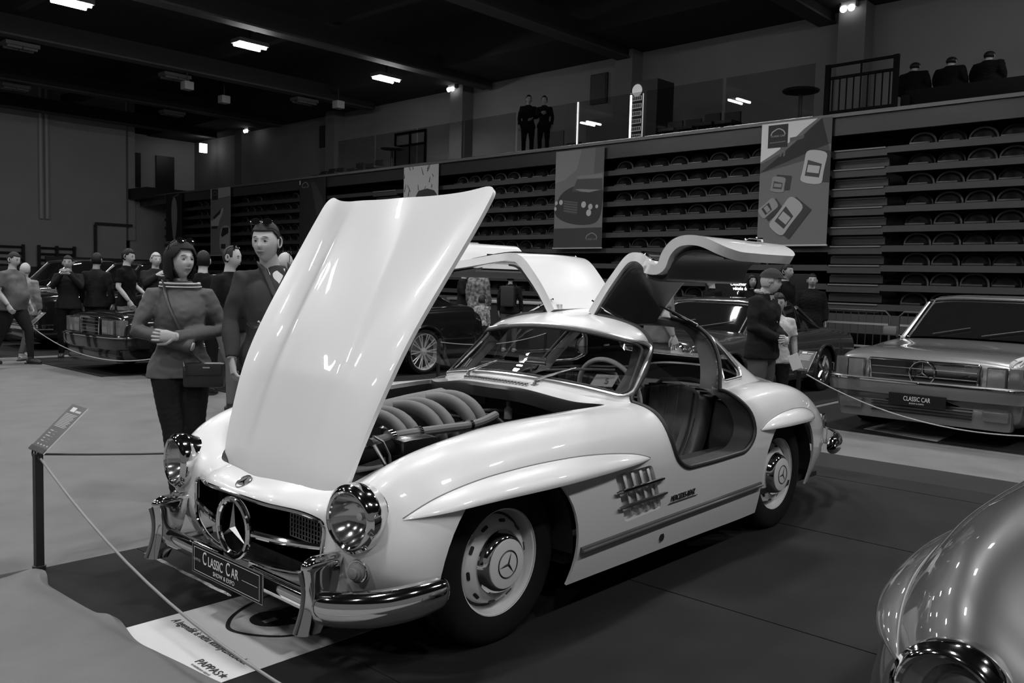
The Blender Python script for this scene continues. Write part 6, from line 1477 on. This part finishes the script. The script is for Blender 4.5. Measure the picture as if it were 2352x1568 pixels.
person('grey haired person with glasses in a dark vest, right of the black T-shirt man', (4.3, 11.35, 0), to(4.3, 11.3)+.4, 1.76, top=.045, legs=.03, sleeve='long', hair='short', hairm=HAIRG, coat=1, J=dict(elR=(.1, -.22, 1.2), wrR=(.2, -.05, 1.38)))
person('person in black cut by the left edge of the photo', (1.42, 10.75, 0), to(1.4, 10.7)+.5, 1.70, top=.012, legs=.012, hair='short', hairm=HAIRD, shoe=.1)
# --- middle distance
CAMO = mat('camouflage cloth', .05, .9, noise=(16, .26)); KIDM = mat('printed child sweater', .10, .8, noise=(14, .42))
person('white haired man in dark jacket beside the camouflage jacket', (10.75, 10.5, 0), to(10.7, 10.5)+1.2, 1.72, top=.02, legs=.04, hair='short', hairm=HAIRG, coat=1, J=dict(elR=(.08, -.24, 1.15), wrR=(.2, -.12, 1.2)))
person('man in camouflage jacket and jeans seen from behind', (10.2, 9.5, 0), to(10.2, 9.5)+2.5, 1.80, topmat=CAMO, legs=.09, shoe=.4, hair='short', hairm=HAIRG, coat=1, bulk=1.08, skin=SKIND)
person('small child in printed pale sweater beside the camouflage jacket', (9.75, 8.95, 0), to(10, 9)+2.8, 1.12, topmat=KIDM, legs=.04, shoe=.3, hair='short', hairm=HAIRM, kid=1)
def acc_bp(root, j, HM, tm): MB().box((-.19, 0, 1.22), (.16, .30, .44), bev=.05).build('backpack', mat('backpack dark', .02, .7), root)
person('woman with dark hair and backpack, jeans and pale shoes, seen from behind', (10.35, 8.75, 0), to(10.4, 8.7)+2.9, 1.62, top=.02, legs=.10, shoe=.35, hair='tied', hairm=HAIRD, fem=1, acc=acc_bp, skin=SKIND)
def acc_col(root, j, HM, tm): MB().grid(np.array([[(.142-.06*t, u*.045*(.2+.8*t), 1.30+.16*t) for u in (-1, 0, 1)] for t in (0, .5, 1)])).build('white_blouse', mat('white tee', .62, .7), root)
person('smiling woman in dark jacket leaning on the counter desk', (12.25, 9.3, 0), to(11.9, 9.1)+.35, 1.52, top=.015, legs=.02, hair='tied', hairm=HAIRM, fem=1, acc=acc_col, J=dict(elL=(.14, .2, 1.15), wrL=(.30, .05, 1.12), elR=(.14, -.2, 1.15), wrR=(.30, -.08, 1.12)))
# --- right
TEE = mat('beige tee', .16, .8, bump=.2)
person('man in pale T-shirt and jeans seen through the raised left door', (5.35, 2.0, 0), to(5.4, 2)+1.9, 1.74, topmat=TEE, legs=.10, sleeve='short', hair='short', J=dict(elL=(.05, .26, 1.15), wrL=(.22, .16, 1.10), wrR=(.08, -.26, .92)), bulk=1.12, belly=.03)
person('bald man in black looking left, beside the glowing screen', (10.7, 5.65, 0), to(10.9, 5.6)+.9, 1.67, top=.01, legs=.02, hair='bald', sleeve='long') if 0 else person('bald man in black looking left, before the glowing screen', (11.3, 4.75, 0), to(11.3, 4.7)-.9, 1.66, top=.008, legs=.02, hair='bald', hd=(-.3, 0))
person('dark haired woman right of the glowing screen text', (11.5, 4.1, 0), to(11.5, 4.1)+.3, 1.66, top=.008, legs=.02, hair='long', hairm=HAIRD, fem=1, skin=SKIND)
person('tall dark figure half hidden above the door handle', (11.2, 3.35, 0), to(11.6, 3.5)+1.0, 1.84, top=.01, legs=.02, hair='short', hairm=HAIRD, skin=SKIND)
def acc_old(root, j, HM, tm):
    CK = mat('checked shirt', .12, .8, noise=(60, .5)); MB().grid(np.array([[(.158-.075*t, u*.055*(.12+.88*t), 1.18+.28*t) for u in np.linspace(-1, 1, 7)] for t in np.linspace(0, 1, 7)])).build('checked_shirt', CK, root)
    MB().tube([(.075*math.cos(a)-.01, .085*math.sin(a), 1.49+.012*math.cos(a)*-1) for a in np.linspace(.35, 2*PI-.35, 20)], .020, 8).build('shirt_collar', CK, root)
person('old man in flat cap and dark jacket facing right, hands clasped in front', (5.45, .86, 0), to(5.5, .9)+1.15, 1.64, top=.025, legs=.09, hair='cap', hairm=HAIRG, coat=1, bulk=1.12, hd=(.2, .06), J=dict(elL=(.0, .26, 1.13), elR=(.0, -.26, 1.13), wrL=(.235, .02, 1.02), wrR=(.235, -.05, 1.0), head=(.07, 0, 1.60)), acc=acc_old, handd={'L': ((.3, -1, 0), (-1, 0, 0), 1, .5), 'R': ((.3, 1, 0), (-1, 0, 0), -1, .5)})
def acc_ch(root, j, HM, tm): MB().box((.20, .20, .88), (.01, .14, .20), R=Matrix.Rotation(.4, 3, 'X')).build('paper_sheet', mat('paper', .6, .7), root, False)
person('child in pale printed shirt holding paper behind the man in the flat cap', (6.0, .98, 0), to(6, 1)+.3, 1.38, topmat=mat('child shirt', .38, .8, noise=(50, .5)), legs=.03, sleeve='short', hair='short', hairm=HAIRD, kid=1, hd=(-.3, .1), acc=acc_ch, skin=SKIND)
person('bearded man in dark coat standing before the barriers on the right', (12.1, 3.28, 0), to(12, 3.2)+.1, 1.70, top=.018, legs=.02, hair='short', hairm=HAIRD, coat=1, skin=SKIND)
person('person in grey shirt cut by the right edge, one hand reaching out', (5.30, -1.82, 0), to(5.3, -1.8)-.2, 1.72, top=.08, legs=.05, sleeve='short', hair='short', J=dict(elR=(.05, -.27, 1.15), wrR=(.14, -.34, .97), elL=(.05, .27, 1.15), wrL=(.12, .26, .95)), handd={'R': ((.5, -.6, -.35), (0, 0, -1), 1, .25)})
# --- gallery
person('dark dressed man standing with his arm round a woman on the gallery', (sx(13.0, 15.0), 12.95, 4.765), to(15, 13)+.1, 1.72, top=.012, legs=.006, hair='short', hairm=HAIRD, skin=SKIND, J=dict(wrL=(.15, .10, 1.1), elL=(.05, .25, 1.15)))
person('dark dressed woman standing close beside the man on the gallery', (sx(12.2, 15.0), 12.35, 4.765), to(15, 12.2)-.3, 1.62, top=.014, legs=.008, hair='tied', hairm=HAIRD, fem=1, skin=SKIND, J=dict(elR=(.1, -.2, 1.2), wrR=(.2, -.02, 1.25)))
for y, h_, l in ((2.95, 1.05, 'dark seated figure nearest the gallery gate, only a silhouette'), (2.28, 1.16, 'tallest dark seated figure right of the gallery gate'), (1.62, 1.02, 'dark seated figure farthest right on the gallery')):
    person(l, (sx(y, 15.5), y, 4.765), to(15, y)+2.6, h_*1.42, top=.006, legs=.006, hair='short', hairm=HAIRD, skin=SKIND, coat=1, bulk=1.2, J=dict(hipL=(0, .1, .50), hipR=(0, -.1, .50)) if 0 else {}).scale = (1.15, 1.12, .66)

t = thing('sofa', 'long dark sofa back along the gallery edge right of the gate', 'sofa', gal(14.62, 1.72), SA); MB().box((0, 0, .22), (.3, 2.1, .40), bev=.08).box((.3, 0, .14), (.5, 2.1, .26), bev=.05).build('sofa_body', mat('sofa black', .005, .95, spec=.1), t); MB().box((0, 1.0, .16), (.5, .14, .32), bev=.04).build('sofa_arm', mat('sofa black', .005, .95, spec=.1), t)
